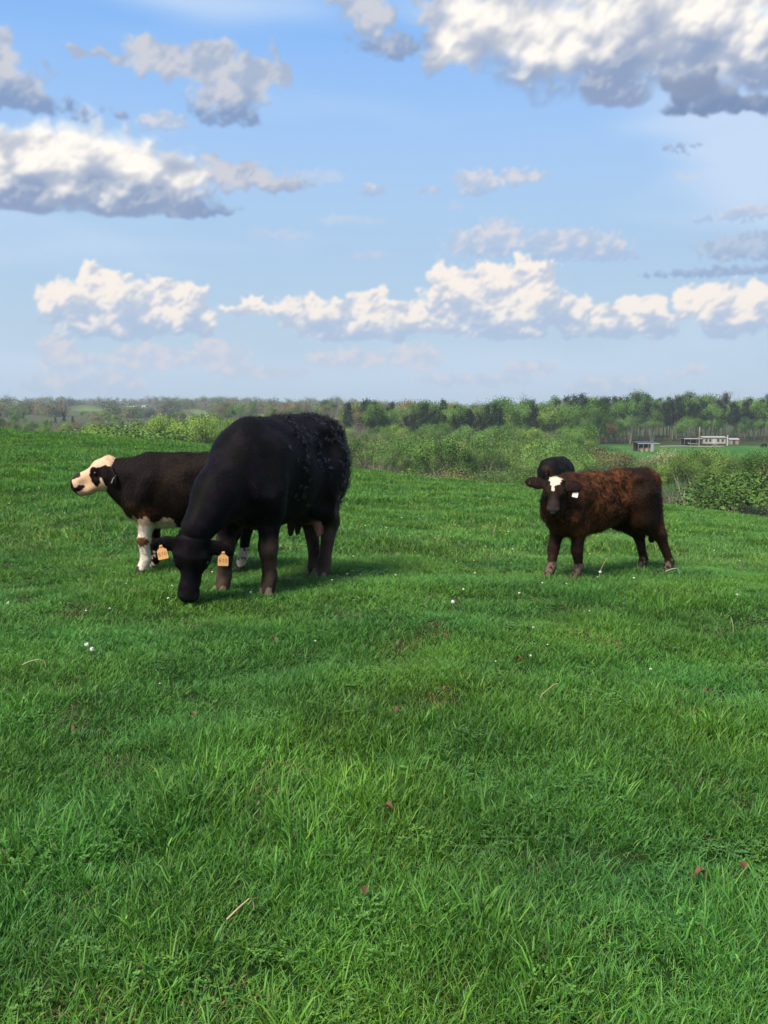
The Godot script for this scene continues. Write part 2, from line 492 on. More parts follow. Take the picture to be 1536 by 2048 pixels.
func build_ground() -> void:
	var angles: Array[float] = []
	var a := -180.0
	while a < 180.0:
		angles.append(a)
		a += 0.4 if absf(a + 0.2) < 36.0 else 3.0
	var na := angles.size()
	var st := shape()
	st.v.append(Vector3(0, ground(0, 0), 0))
	st.c.append(land_color(0, 0, 0, 768))
	var rings := 0
	var r := 0.5
	while r < 3400.0:
		for k in na:
			var x := sin(deg_to_rad(angles[k])) * r
			var z := -cos(deg_to_rad(angles[k])) * r
			st.v.append(Vector3(x, ground(x, z), z))
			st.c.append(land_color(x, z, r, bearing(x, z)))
		rings += 1
		r *= 1.04
	for k in na:
		st.i.append_array([0, 1 + k, 1 + (k + 1) % na])
	for ring in rings - 1:
		var f := 1 + ring * na
		for k in na:
			var k2 := (k + 1) % na
			st.i.append_array([f + k, f + na + k, f + k2, f + k2, f + na + k, f + na + k2])
	var normals := PackedVector3Array()
	normals.resize(st.v.size())
	for t in range(0, st.i.size(), 3):
		var n: Vector3 = (st.v[st.i[t + 2]] - st.v[st.i[t]]).cross(st.v[st.i[t + 1]] - st.v[st.i[t]])
		for k in 3:
			normals[st.i[t + k]] += n
	for k in normals.size():
		normals[k] = normals[k].normalized()
		if normals[k].y < 0:
			normals[k] = -normals[k]
	st.n = normals
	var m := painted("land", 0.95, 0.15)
	var tex := NoiseTexture2D.new()
	tex.width = 512
	tex.height = 512
	tex.seamless = true
	tex.noise = make_noise(5, 0.02, 5)
	var ramp := Gradient.new()
	ramp.set_color(0, Color(0.72, 0.72, 0.72))
	ramp.set_color(1, Color(1, 1, 1))
	tex.color_ramp = ramp
	m.albedo_texture = tex
	m.uv1_triplanar = true
	m.uv1_world_triplanar = true
	m.uv1_scale = Vector3(0.13, 0.13, 0.13)
	var g := part("ground", finish(st), m, self)
	tag(g, "grassy hill pasture falling away to a wooded valley", "ground", "", "structure")


# ------------------------------------------------------------------ grass
func grass_clump(seed_value: int, blades: int, reach: float, low: float, high: float, width: float, lean: float, dry := 0.022) -> ArrayMesh:
	var rng := make_rng(seed_value)
	var st := shape()
	for k in blades:
		var an := rng.randf() * TAU
		var rad := sqrt(rng.randf()) * reach
		var root := Vector3(cos(an) * rad, -0.012, sin(an) * rad)
		var out := an + rng.randfn() * 1.1
		var dir := Vector3(cos(out), 0, sin(out))
		var long := rng.randf_range(low, high)
		var tilt := absf(rng.randfn()) * 0.28 * lean + 0.05
		var bend := (0.25 + absf(rng.randfn()) * 0.75) * lean
		var w := width * rng.randf_range(0.65, 1.25)
		var side := Vector3(-dir.z, 0, dir.x).rotated(Vector3.UP, rng.randfn() * 0.6)
		var c: Color
		var pick := rng.randf()
		if pick > 1.0 - dry:
			c = Color(0.30, 0.235, 0.125).lerp(Color(0.15, 0.10, 0.06), rng.randf())
		elif pick < 0.62:
			c = Color(0.077, 0.212, 0.030)
		elif pick < 0.82:
			c = Color(0.070, 0.200, 0.048)    # bluish
		elif pick < 1.0 - dry:
			c = Color(0.135, 0.275, 0.038)    # yellowish
		else:
			c = Color(0.36, 0.31, 0.15)       # dry
		c *= rng.randf_range(0.68, 1.32)
		var p := root
		var first: int = st.v.size()
		for j in 4:
			var t := j / 3.0
			var a := tilt + bend * t * t
			var tangent := Vector3(dir.x * sin(a), cos(a), dir.z * sin(a))
			if j > 0:
				p += tangent * long / 3.0
			var normal := side.cross(tangent).normalized()
			var ww: float = w * [0.75, 1.0, 0.72, 0.0][j]
			if j == 3:
				st.v.append(p)
				st.n.append(normal)
				st.c.append(c)
			else:
				for s: float in [1.0, -1.0]:
					st.v.append(p + side * ww * 0.5 * s)
					st.n.append((normal + side * 0.35 * s).normalized())
					st.c.append(c)
		st.i.append_array([first, first + 1, first + 2, first + 1, first + 3, first + 2, first + 2, first + 3, first + 4, first + 3, first + 5, first + 4, first + 4, first + 5, first + 6])
	return finish(st)


func clover_clump(seed_value: int, leaves: int, reach: float) -> ArrayMesh:
	var rng := make_rng(seed_value)
	var st := shape()
	for k in leaves:
		var an := rng.randf() * TAU
		var rad := sqrt(rng.randf()) * reach
		var top := Vector3(cos(an) * rad, rng.randf_range(0.025, 0.06), sin(an) * rad)
		var tint := Color(0.085, 0.20, 0.034) * rng.randf_range(0.8, 1.35)
		var turn := rng.randf() * TAU
		for leaf in 3:
			var a := turn + leaf * TAU / 3.0
			var d := Vector3(cos(a), rng.randf_range(-0.1, 0.45), sin(a))
			var s := Vector3(-sin(a), 0, cos(a)) * 0.0055
			var r := rng.randf_range(0.011, 0.016)
			var n := d.cross(s).normalized()
			if n.y < 0:
				n = -n
			face(st, top, top + d * r * 0.6 + s, top + d * r, top + d * r * 0.6 - s, n, tint)
	return finish(st)


func sward_tone(x: float, z: float) -> Color:
	# fresh and faded patches of the sward
	var a := wide_noise.get_noise_2d(x * 3.2, z * 3.2)
	var b := lumps.get_noise_2d(x * 2.2 + 40.0, z * 2.2)
	var v := 1.14 + a * 0.24 + b * 0.20
	var warm := lumps.get_noise_2d(x * 0.9, z * 0.9 + 70.0)
	var d := -z
	var c := Color(v * (1.0 + 0.22 * warm), v * (1.0 + 0.04 * warm), v * (1.0 - 0.2 * warm))
	# thin, pale, seedy grass in a strip across the knoll
	var pale := smoothstep(0.15, 0.5, wide_noise.get_noise_2d(x * 1.6 + 9.0, z * 4.0) + 0.25) * smoothstep(8.6, 10.0, d) * (1.0 - smoothstep(13.0, 16.0, d))
	return c.lerp(Color(1.9, 1.25, 2.2) * v, pale * 0.3)


func height_of_sward(x: float, z: float) -> float:
	var h := 0.69 + lumps.get_noise_2d(x * 1.9 + 13.0, z * 1.9) * 0.24 + wide_noise.get_noise_2d(x * 3.0, z * 3.0 + 5.0) * 0.30
	var d := sqrt(x * x + z * z)
	h *= lerpf(1.12, 1.0, smoothstep(2.6, 4.2, d))
	h *= lerpf(1.0, 0.78, smoothstep(4.5, 6.0, d) * (1.0 - smoothstep(9.5, 12.0, d)))
	return clampf(h, 0.42, 1.8)


func build_grass() -> void:
	var kinds := [
		grass_clump(1, 26, 0.075, 0.045, 0.10, 0.0042, 0.9),
		grass_clump(2, 26, 0.075, 0.050, 0.12, 0.0046, 1.1),
		grass_clump(3, 24, 0.080, 0.040, 0.09, 0.0036, 1.3),
		grass_clump(4, 22, 0.065, 0.075, 0.17, 0.0056, 1.0),
		grass_clump(5, 20, 0.070, 0.080, 0.185, 0.0066, 1.25),
		clover_clump(6, 26, 0.09),
		grass_clump(7, 60, 0.21, 0.06, 0.14, 0.0075, 1.0),
		grass_clump(8, 60, 0.21, 0.06, 0.15, 0.0085, 1.1),
		grass_clump(9, 26, 0.085, 0.025, 0.075, 0.0040, 2.2, 0.8),
	]
	var m := painted("grass_blade", 0.48, 0.42)
	m.backlight_enabled = true
	m.backlight = Color(0.62, 0.70, 0.30)
	var where := []
	var tones := []
	for k in kinds.size():
		where.append([])
		tones.append([])
	var rng := make_rng(2024)
	# bands: nearest, farthest, clumps per square metre, far kind
	for band in [[1.9, 4.0, 760.0, false], [4.0, 6.5, 600.0, false], [6.5, 10.0, 390.0, false], [10.0, 16.0, 170.0, false], [10.0, 19.0, 22.0, true], [16.0, 36.0, 36.0, true]]:
		var near: float = band[0]
		var far: float = band[1]
		var half_near := near * 0.44 + 1.3
		var half_far := far * 0.44 + 1.3
		var count := int((half_near + half_far) * (far - near) * float(band[2]))
		for k in count:
			# even over the trapezium
			var t := rng.randf()
			var w := sqrt(lerpf(half_near * half_near, half_far * half_far, t))
			var d := near + (w - half_near) / (half_far - half_near) * (far - near)
			var x := rng.randf_range(-w, w)
			var z := -d
			var h := height_of_sward(x, z)
			var bare := lumps.get_noise_2d(x * 1.7 + 90.0, z * 1.7) + 0.4 * fine_noise.get_noise_2d(x, z)
			var kind: int
			if not band[3] and rng.randf() < 0.004 + 0.45 * smoothstep(-0.46, -0.68, bare):
				kind = 8
			elif band[3]:
				kind = 6 + rng.randi() % 2
			elif rng.randf() < 0.012 + 0.03 * fine_noise.get_noise_2d(x * 0.4 + 30.0, z * 0.4):
				kind = 5
			elif rng.randf() < clampf((h - 0.83) * 1.2, 0.04, 0.7) * lerpf(1.0, 0.35, smoothstep(3.2, 5.0, d)):
				kind = 3 + rng.randi() % 2
			else:
				kind = rng.randi() % 3
			var s := h * rng.randf_range(0.8, 1.25)
			var basis := Basis(Vector3.UP, rng.randf() * TAU).scaled(Vector3(lerpf(1.0, s, 0.4), s, lerpf(1.0, s, 0.4)))
			basis = Basis(Vector3(1, 0, 0), rng.randfn() * 0.08) * basis
			where[kind].append(Transform3D(basis, on_ground(x, z)))
			tones[kind].append(sward_tone(x, z) * rng.randf_range(0.85, 1.15))
	for k in kinds.size():
		var mm := MultiMesh.new()
		mm.transform_format = MultiMesh.TRANSFORM_3D
		mm.use_colors = true
		mm.mesh = kinds[k]
		mm.instance_count = where[k].size()
		for i in where[k].size():
			mm.set_instance_transform(i, where[k][i])
			mm.set_instance_color(i, tones[k][i])
		var mi := MultiMeshInstance3D.new()
		mi.name = numbered("clover" if k == 5 else "grass")
		mi.multimesh = mm
		mi.material_override = m
		add_child(mi, true)
		var label: String = ["fine short green grass of the near hill", "fine green grass with slightly longer blades", "thin leaning green grass among the short sward", "tall tufted green grass in the sward", "broad bladed arching grass tufts in the foreground", "low clover leaves among the grass", "coarse grass growing up to the hill crest", "long coarse grass along the hill crest", "dry tan thatch in thin spots of the sward"][k]
		tag(mi, label, "clover" if k == 5 else "grass", "", "stuff")


# ------------------------------------------------------------------ animals
# Bodies are fields of tapered capsules joined by a smooth minimum and meshed with surface nets.
# Body axes: x forward, y up, z to the animal's right; lengths for an animal 1.32 m at the back.
func bone(a: Vector3, ra: float, b: Vector3, rb: float, k := 0.06, axis := Vector3.ZERO, w := 1.0) -> Array:
	return [a, ra, b, rb, k, axis, w]


func hollow(at: Vector3, r: float, to: Vector3, k := 0.08) -> Array:     # pressed into the body instead of added
	return [at, r, to, r, k, Vector3.ZERO, 1.0, true]


func scaled_bones(bones: Array, s: float) -> Array:
	var out := []
	for q in bones:
		out.append([q[0] * s, q[1] * s, q[2] * s, q[3] * s, q[4] * s, q[5], q[6]])
		if q.size() > 7:
			out[-1].append(true)
	return out


func surface_nets(bones: Array, cell: float) -> Dictionary:
	var lo := Vector3.ONE * 1e6
	var hi := -lo
	for q in bones:
		var r: float = maxf(q[1], q[3]) * maxf(1.0, q[6]) + 0.02
		for e in [q[0], q[2]]:
			lo = lo.min(e - Vector3.ONE * r)
			hi = hi.max(e + Vector3.ONE * r)
	lo -= Vector3.ONE * cell * 2.5
	hi += Vector3.ONE * cell * 2.5
	var nx := int((hi.x - lo.x) / cell) + 2
	var ny := int((hi.y - lo.y) / cell) + 2
	var nz := int((hi.z - lo.z) / cell) + 2
	var f := PackedFloat32Array()
	f.resize(nx * ny * nz)
	f.fill(10.0)
	for q in bones:
		var a: Vector3 = q[0]
		var b: Vector3 = q[2]
		var ra: float = q[1]
		var rb: float = q[3]
		var k: float = q[4]
		var axis: Vector3 = q[5]
		var w: float = q[6]
		var squashed := w != 1.0
		var carve: bool = q.size() > 7
		var stretch := 1.0 / w - 1.0
		var shrink := lerpf(minf(w, 1.0), 1.0, 0.5)
		var mid := (a + b) * 0.5
		var ab := b - a
		if squashed:
			ab += axis * (ab.dot(axis) * stretch)
			a = mid - ab * 0.5
		var l2 := maxf(ab.length_squared(), 1e-9)
		var reach := maxf(ra, rb) * maxf(1.0, w) + k + cell * 2.5
		var p0: Vector3 = ((q[0] as Vector3).min(q[2]) - Vector3.ONE * reach - lo) / cell
		var p1: Vector3 = ((q[0] as Vector3).max(q[2]) + Vector3.ONE * reach - lo) / cell
		for iz in range(maxi(0, int(p0.z)), mini(nz, int(p1.z) + 2)):
			for iy in range(maxi(0, int(p0.y)), mini(ny, int(p1.y) + 2)):
				var row := (iz * ny + iy) * nx
				for ix in range(maxi(0, int(p0.x)), mini(nx, int(p1.x) + 2)):
					var p := lo + Vector3(ix, iy, iz) * cell
					if squashed:
						p += axis * ((p - mid).dot(axis) * stretch)
					var t := clampf((p - a).dot(ab) / l2, 0.0, 1.0)
					var d := (p.distance_to(a + ab * t) - ra - (rb - ra) * t) * shrink
					var was := f[row + ix]
					if carve:
						var hc := maxf(k - absf(was + d), 0.0)
						f[row + ix] = maxf(was, -d) + hc * hc * 0.25 / k
					else:
						var h := maxf(k - absf(was - d), 0.0)
						f[row + ix] = minf(was, d) - h * h * 0.25 / k
	var at := PackedInt32Array()
	at.resize(nx * ny * nz)
	at.fill(-1)
	var v := PackedVector3Array()
	var n := PackedVector3Array()
	var slab := nx * ny
	for iz in nz - 1:
		for iy in ny - 1:
			var i := (iz * ny + iy) * nx
			for ix in nx - 1:
				var c := i + ix
				var f0 := f[c]
				if f0 > cell * 2.0 or f0 < -cell * 2.0:
					continue
				var f1 := f[c + 1]
				var f2 := f[c + nx]
				var f3 := f[c + nx + 1]
				var f4 := f[c + slab]
				var f5 := f[c + slab + 1]
				var f6 := f[c + slab + nx]
				var f7 := f[c + slab + nx + 1]
				var inside := int(f0 < 0) + int(f1 < 0) + int(f2 < 0) + int(f3 < 0) + int(f4 < 0) + int(f5 < 0) + int(f6 < 0) + int(f7 < 0)
				if inside == 0 or inside == 8:
					continue
				var g := Vector3(f1 - f0 + f3 - f2 + f5 - f4 + f7 - f6, f2 - f0 + f3 - f1 + f6 - f4 + f7 - f5, f4 - f0 + f5 - f1 + f6 - f2 + f7 - f3) * 0.25
				var mean := (f0 + f1 + f2 + f3 + f4 + f5 + f6 + f7) * 0.125
				var step := g * (-mean / maxf(g.length_squared(), 1e-9))
				step = step.clamp(Vector3.ONE * -0.5, Vector3.ONE * 0.5)
				at[c] = v.size()
				v.append(lo + (Vector3(ix, iy, iz) + Vector3.ONE * 0.5 + step) * cell)
				n.append(g.normalized())
	var index := PackedInt32Array()
	for iz in range(1, nz - 1):
		for iy in range(1, ny - 1):
			for ix in range(1, nx - 1):
				var c := (iz * ny + iy) * nx + ix
				if at[c] < 0:
					continue
				var in0 := f[c] < 0
				for ax in 3:
					var e: int = [1, nx, slab][ax]
					if (f[c + e] < 0) == in0:
						continue
					var u: int = [nx, slab, 1][ax]
					var w2: int = [slab, 1, nx][ax]
					var q0 := at[c - u - w2]
					var q1 := at[c - w2]
					var q2 := at[c]
					var q3 := at[c - u]
					if q0 < 0 or q1 < 0 or q2 < 0 or q3 < 0:
						continue
					if in0:
						index.append_array([q0, q2, q1, q0, q3, q2])
					else:
						index.append_array([q0, q1, q2, q0, q2, q3])
	return {"v": v, "n": n, "i": index}


func trunk_bones(spec: Dictionary) -> Array:
	var w: float = spec.width
	var side := Vector3(0, 0, 1)
	var o := [
		bone(Vector3(0.44, 0.945, 0), 0.36, Vector3(0.12, 0.91, 0), 0.38, 0.08, side, w),
		bone(Vector3(0.12, 0.90 + spec.tuck * 0.5, 0), 0.385 - spec.tuck * 0.5, Vector3(-0.30, 0.92 + spec.tuck, 0), 0.38 - spec.tuck, 0.10, side, w * 1.08),
		bone(Vector3(-0.28, 1.01, 0), 0.31, Vector3(-0.54, 1.04, 0), 0.26, 0.10, side, w * 1.12),
		bone(Vector3(0.44, 1.235, 0), 0.10, Vector3(0.05, 1.225, 0), 0.075, 0.10),
		bone(Vector3(0.05, 1.225, 0), 0.075, Vector3(-0.62, 1.24, 0), 0.075, 0.10),
		bone(Vector3(0.58, 0.74, 0), 0.16, Vector3(0.35, 0.68, 0), 0.18, 0.10),
	]
	var slim: float = spec.slim
	for i in 5:
		if i < 3:
			o[i][1] -= slim
			o[i][3] -= slim
		else:
			o[i][0].y -= slim * 1.6
			o[i][2].y -= slim * 1.6
	for i in 2:
		var z := -1.0 if i == 0 else 1.0
		o.append(bone(Vector3(0.40, 1.06, z * 0.17), 0.13, Vector3(0.57, 0.84, z * 0.19), 0.145, 0.09))
		o.append(bone(Vector3(-0.36, 1.20 - spec.slim, z * 0.235), 0.05, Vector3(-0.42, 1.12, z * 0.17), 0.09, 0.07))
		o.append(bone(Vector3(-0.62, 1.15 - spec.slim, z * 0.11), 0.125, Vector3(-0.57, 0.78, z * 0.15), 0.135, 0.10))
		var foot: Array = spec.feet[i]
		var fx: float = foot[0]
		var fz: float = foot[1]
		var elbow := Vector3(0.44 + (fx - 0.46) * 0.15, 0.66, z * 0.17)
		var knee := elbow.lerp(Vector3(fx, 0.1, fz), 0.52)
		knee.y = 0.37
		knee.x += 0.02
		o.append(bone(Vector3(0.52, 0.84, z * 0.18), 0.14, elbow, 0.108, 0.08))
		o.append(bone(elbow, 0.098, knee, 0.064, 0.06))
		o.append(bone(knee, 0.07, Vector3(fx - 0.01, 0.15, fz), 0.046, 0.04))
		o.append(bone(Vector3(fx - 0.01, 0.15, fz), 0.056, Vector3(fx + 0.03, 0.055, fz), 0.056, 0.03))
		foot = spec.feet[i + 2]
		fx = foot[0]
		fz = foot[1]
		var stifle := Vector3(-0.30 + (fx + 0.5) * 0.4, 0.69, z * 0.19)
		var hock := Vector3(lerpf(-0.5, fx, 0.5) - 0.07, 0.47, lerpf(z * 0.17, fz, 0.6))
		o.append(bone(Vector3(-0.45, 0.97, z * 0.15), 0.21, stifle, 0.15, 0.08))
		o.append(bone(stifle, 0.135, hock, 0.066, 0.07))
		o.append(bone(Vector3(-0.60, 0.88, z * 0.15), 0.12, hock + Vector3(-0.01, 0.03, 0), 0.05, 0.08))
		o.append(bone(hock, 0.066, Vector3(fx - 0.005, 0.16, fz), 0.047, 0.04))
		o.append(bone(Vector3(fx - 0.005, 0.16, fz), 0.057, Vector3(fx + 0.035, 0.055, fz), 0.056, 0.03))
	var nk: Array = spec.neck
	for i in range(0, nk.size() - 2, 2):
		o.append(bone(nk[i], nk[i + 1], nk[i + 2], nk[i + 3], 0.10, side, 0.82))
	# tail
	o.append(bone(Vector3(-0.70, 1.17, 0), 0.05, Vector3(-0.82, 1.02, 0.01), 0.035, 0.05))
	o.append(bone(Vector3(-0.82, 1.02, 0.01), 0.035, Vector3(-0.84, 0.62, 0.02), 0.024, 0.03))
	o.append(bone(Vector3(-0.84, 0.62, 0.02), 0.03, Vector3(-0.83, 0.42, 0.02), 0.045, 0.03))
	for z: float in [-1.0, 1.0]:
		o.append(hollow(Vector3(-0.15, 1.06, z * (0.34 * w / 0.78 + 0.10)), 0.155, Vector3(-0.24, 1.12, z * (0.34 * w / 0.78 + 0.07)), 0.10))
		o.append(hollow(Vector3(0.24, 0.66, z * 0.37), 0.115, Vector3(0.22, 0.95, z * 0.47), 0.09))
		o.append(hollow(Vector3(0.68, 1.04, z * 0.34), 0.10, Vector3(0.66, 0.86, z * 0.38), 0.09))
		o.append(hollow(Vector3(-0.20, 0.62, z * 0.38), 0.12, Vector3(-0.16, 0.74, z * 0.46), 0.08))
		o.append(hollow(Vector3(-0.52, 1.25, z * 0.27), 0.075, Vector3(-0.54, 1.18, z * 0.33), 0.08))
	for q in o:
		for e in [0, 2]:
			var p: Vector3 = q[e]
			var high := smoothstep(0.4, 0.9, p.y)
			if p.x < 0.0:
				p.x *= lerpf(1.0, spec.long, high)
			p.y -= float(spec.tilt) * p.x * high
			q[e] = p
	return o


# Head axes: x from the poll towards the muzzle, y out of the forehead, z to the animal's right.
func head_bones(spec: Dictionary) -> Array:
	var side := Vector3(0, 0, 1)
	var o := [
		bone(Vector3(0.03, -0.045, 0), 0.098, Vector3(0.16, -0.045, 0), 0.092, 0.05, side, 1.08),
		bone(Vector3(0.02, 0.012, 0), 0.055, Vector3(0.14, 0.025, 0), 0.04, 0.05, side, 1.5),
		bone(Vector3(0.16, -0.035, 0), 0.078, Vector3(0.38, -0.035, 0), 0.056, 0.04, side, 0.88),
		bone(Vector3(0.37, -0.05, 0), 0.066, Vector3(0.432, -0.057, 0), 0.063, 0.04, side, 1.2),
		bone(Vector3(0.34, -0.112, 0), 0.042, Vector3(0.425, -0.113, 0), 0.036, 0.03, side, 1.3),
		bone(Vector3(-0.02, -0.10, 0), 0.10, Vector3(0.08, -0.09, 0), 0.10, 0.06),
	]
	for z: float in [-1.0, 1.0]:
		o.append(bone(Vector3(0.135, 0.006, z * 0.085), 0.034, Vector3(0.19, -0.002, z * 0.082), 0.026, 0.04))
		o.append(bone(Vector3(0.10, -0.125, z * 0.055), 0.055, Vector3(0.33, -0.10, z * 0.025), 0.036, 0.06))
		o.append(bone(Vector3(0.11, -0.08, z * 0.075), 0.055, Vector3(0.20, -0.07, z * 0.06), 0.045, 0.06))
		o.append(bone(Vector3(0.44, -0.035, z * 0.045), 0.024, Vector3(0.452, -0.05, z * 0.04), 0.02, 0.02))
		o.append(hollow(Vector3(0.185, -0.03, z * 0.128), 0.026, Vector3(0.19, -0.03, z * 0.13), 0.03))
		o.append(hollow(Vector3(0.28, -0.06, z * 0.125), 0.045, Vector3(0.34, -0.065, z * 0.115), 0.04))
		o.append(hollow(Vector3(0.482, -0.045, z * 0.042), 0.012, Vector3(0.474, -0.055, z * 0.058), 0.015))
		# ear: a stalk, then a flat leaf that droops
		var e: Vector3 = spec.ear[0 if z < 0 else 1]
		var root := Vector3(0.035, -0.035, z * 0.10)
		var tip := root + Vector3(e.x, e.y, e.z * z)
		var thin: Vector3 = spec.ear_face
		thin = (thin - (tip - root).normalized() * thin.dot((tip - root).normalized())).normalized()
		var es: float = spec.ear_size
		o.append(bone(root, 0.036, root.lerp(tip, 0.45), 0.052 * es, 0.03, thin, 0.42))
		o.append(bone(root.lerp(tip, 0.4), 0.054 * es, root.lerp(tip, 0.78), 0.042 * es, 0.02, thin, 0.34))
		o.append(bone(root.lerp(tip, 0.78), 0.042 * es, tip, 0.014, 0.02, thin, 0.34))
	return o


func hoof_mesh(color: Color) -> ArrayMesh:
	var st := shape()
	for half in 2:
		var zc := -0.024 if half == 0 else 0.024
		var rings := []
		for q in [[0.0, 0.062, 0.026, 0.012], [0.03, 0.058, 0.025, 0.006], [0.07, 0.044, 0.023, 0.0], [0.085, 0.03, 0.016, -0.004]]:
			var ring := []
			for k in 10:
				var a := TAU * k / 10.0
				ring.append(Vector3(cos(a) * q[1] + q[3], q[0], zc + sin(a) * q[2]))
			rings.append(ring)
		for r in 3:
			for k in 10:
				var k2 := (k + 1) % 10
				var n := Vector3(cos(TAU * (k + 0.5) / 10), 0.3, sin(TAU * (k + 0.5) / 10)).normalized()
				face(st, rings[r][k], rings[r][k2], rings[r + 1][k2], rings[r + 1][k], n, color)
	return finish(st)


func strand_tuft(seed_value: int, strands: int, width: float, curl: float) -> ArrayMesh:
	var rng := make_rng(seed_value)
	var st := shape()
	for k in strands:
		var root := Vector3(rng.randf_range(-0.35, 0.35), 0, rng.randf_range(-0.1, 0.1))
		var bend := Vector3(rng.randf_range(-1, 1) * curl, 0, rng.randf_range(-0.5, 0.9) * curl)
		var long := rng.randf_range(0.6, 1.15)
		var tone := rng.randf_range(0.7, 1.25)
		var c := Color(tone, tone, tone)
		var first: int = st.v.size()
		for j in 5:
			var t := j / 4.0
			var p := root + Vector3(0, 1, 0) * t * long * (1.0 - 0.35 * t * curl) + bend * t * t * long
			var w := width * (1.0 - 0.85 * t * t)
			st.v.append(p + Vector3(w, 0, 0))
			st.v.append(p - Vector3(w, 0, 0))
			for s in [0.7, -0.7]:
				st.n.append(Vector3(s, 0.25, 1).normalized())
				st.c.append(c)
		for j in 4:
			var i := first + 2 * j
			st.i.append_array([i, i + 1, i + 2, i + 1, i + 3, i + 2])
	return finish(st)


func ear_tag_mesh(color: Color) -> ArrayMesh:
	var st := shape()
	var outline := [Vector2(-0.010, 0.048), Vector2(0.010, 0.048), Vector2(0.012, 0.028), Vector2(0.036, 0.010), Vector2(0.038, -0.05), Vector2(0.034, -0.055), Vector2(-0.034, -0.055), Vector2(-0.038, -0.05), Vector2(-0.036, 0.010), Vector2(-0.012, 0.028)]
	for s: float in [1.0, -1.0]:
		var first: int = st.v.size()
		for q in outline:
			st.v.append(Vector3(q.x, q.y, 0.0012 * s))
			st.n.append(Vector3(0, 0, s))
			st.c.append(color)
		for k in range(1, outline.size() - 1):
			st.i.append_array([first, first + k, first + k + 1] if s > 0 else [first, first + k + 1, first + k])
	for k in outline.size():
		var a: Vector2 = outline[k]
		var b: Vector2 = outline[(k + 1) % outline.size()]
		var n := Vector3(a.y - b.y, b.x - a.x, 0).normalized() * -1.0
		face(st, Vector3(a.x, a.y, 0.0012), Vector3(b.x, b.y, 0.0012), Vector3(b.x, b.y, -0.0012), Vector3(a.x, a.y, -0.0012), n, color)
	return finish(st)


func ear_tag(parent: Node3D, at: Transform3D, color: Color, ink: Color, text: String, size: float) -> void:
	at.basis = at.basis.scaled_local(Vector3.ONE * size)
	var t := part("ear_tag", ear_tag_mesh(Color.WHITE), surface("tag_%s" % color.to_html(), color, 0.45, 0.5), parent, at)
	var rivet := SphereMesh.new()
	rivet.radius = 0.008
	rivet.height = 0.010
	rivet.radial_segments = 10
	rivet.rings = 5
	part("rivet", rivet, surface("tag_%s" % color.to_html(), color, 0.45, 0.5), t, Transform3D(Basis(), Vector3(0, 0.038, 0.002)))
	if text != "":
		var tm := TextMesh.new()
		tm.text = text
		var sf := SystemFont.new()
		sf.font_names = PackedStringArray(["Droid Sans Mono"])
		sf.font_weight = 700
		tm.font = sf
		tm.font_size = 32
		tm.pixel_size = 0.0011
		tm.depth = 0.0006
		part("number", tm, surface("ink", ink, 0.7, 0.2), t, Transform3D(Basis(), Vector3(0, -0.018, 0.0018)))


func sphere_mesh(r: float, seg := 14) -> SphereMesh:
	var s := SphereMesh.new()
	s.radius = r
	s.height = r * 2.0
	s.radial_segments = seg
	s.rings = seg / 2
	return s


# colours of the coats; p in body lengths, h in head lengths (h.x > -1 only on the head)
func coat_black_cow(p: Vector3, h: Vector3, on_head: bool) -> Color:
	var n := fine_noise.get_noise_3dv(p * 2.2)
	var c := Color(0.0075, 0.007, 0.0078) * (1.0 + 0.35 * n)
	if on_head:
		if h.x > 0.40:
			c = Color(0.012, 0.012, 0.013)
		return c
	var mud := 1.0 - smoothstep(0.36, 0.47, p.y + 0.10 * n)
	if p.x < -0.42:
		mud = maxf(mud, (1.0 - smoothstep(0.5, 1.15, p.y + 0.2 * n)) * 0.75)
	return c.lerp(Color(0.066, 0.045, 0.033) * (1.0 + 0.8 * n), mud * 0.92)


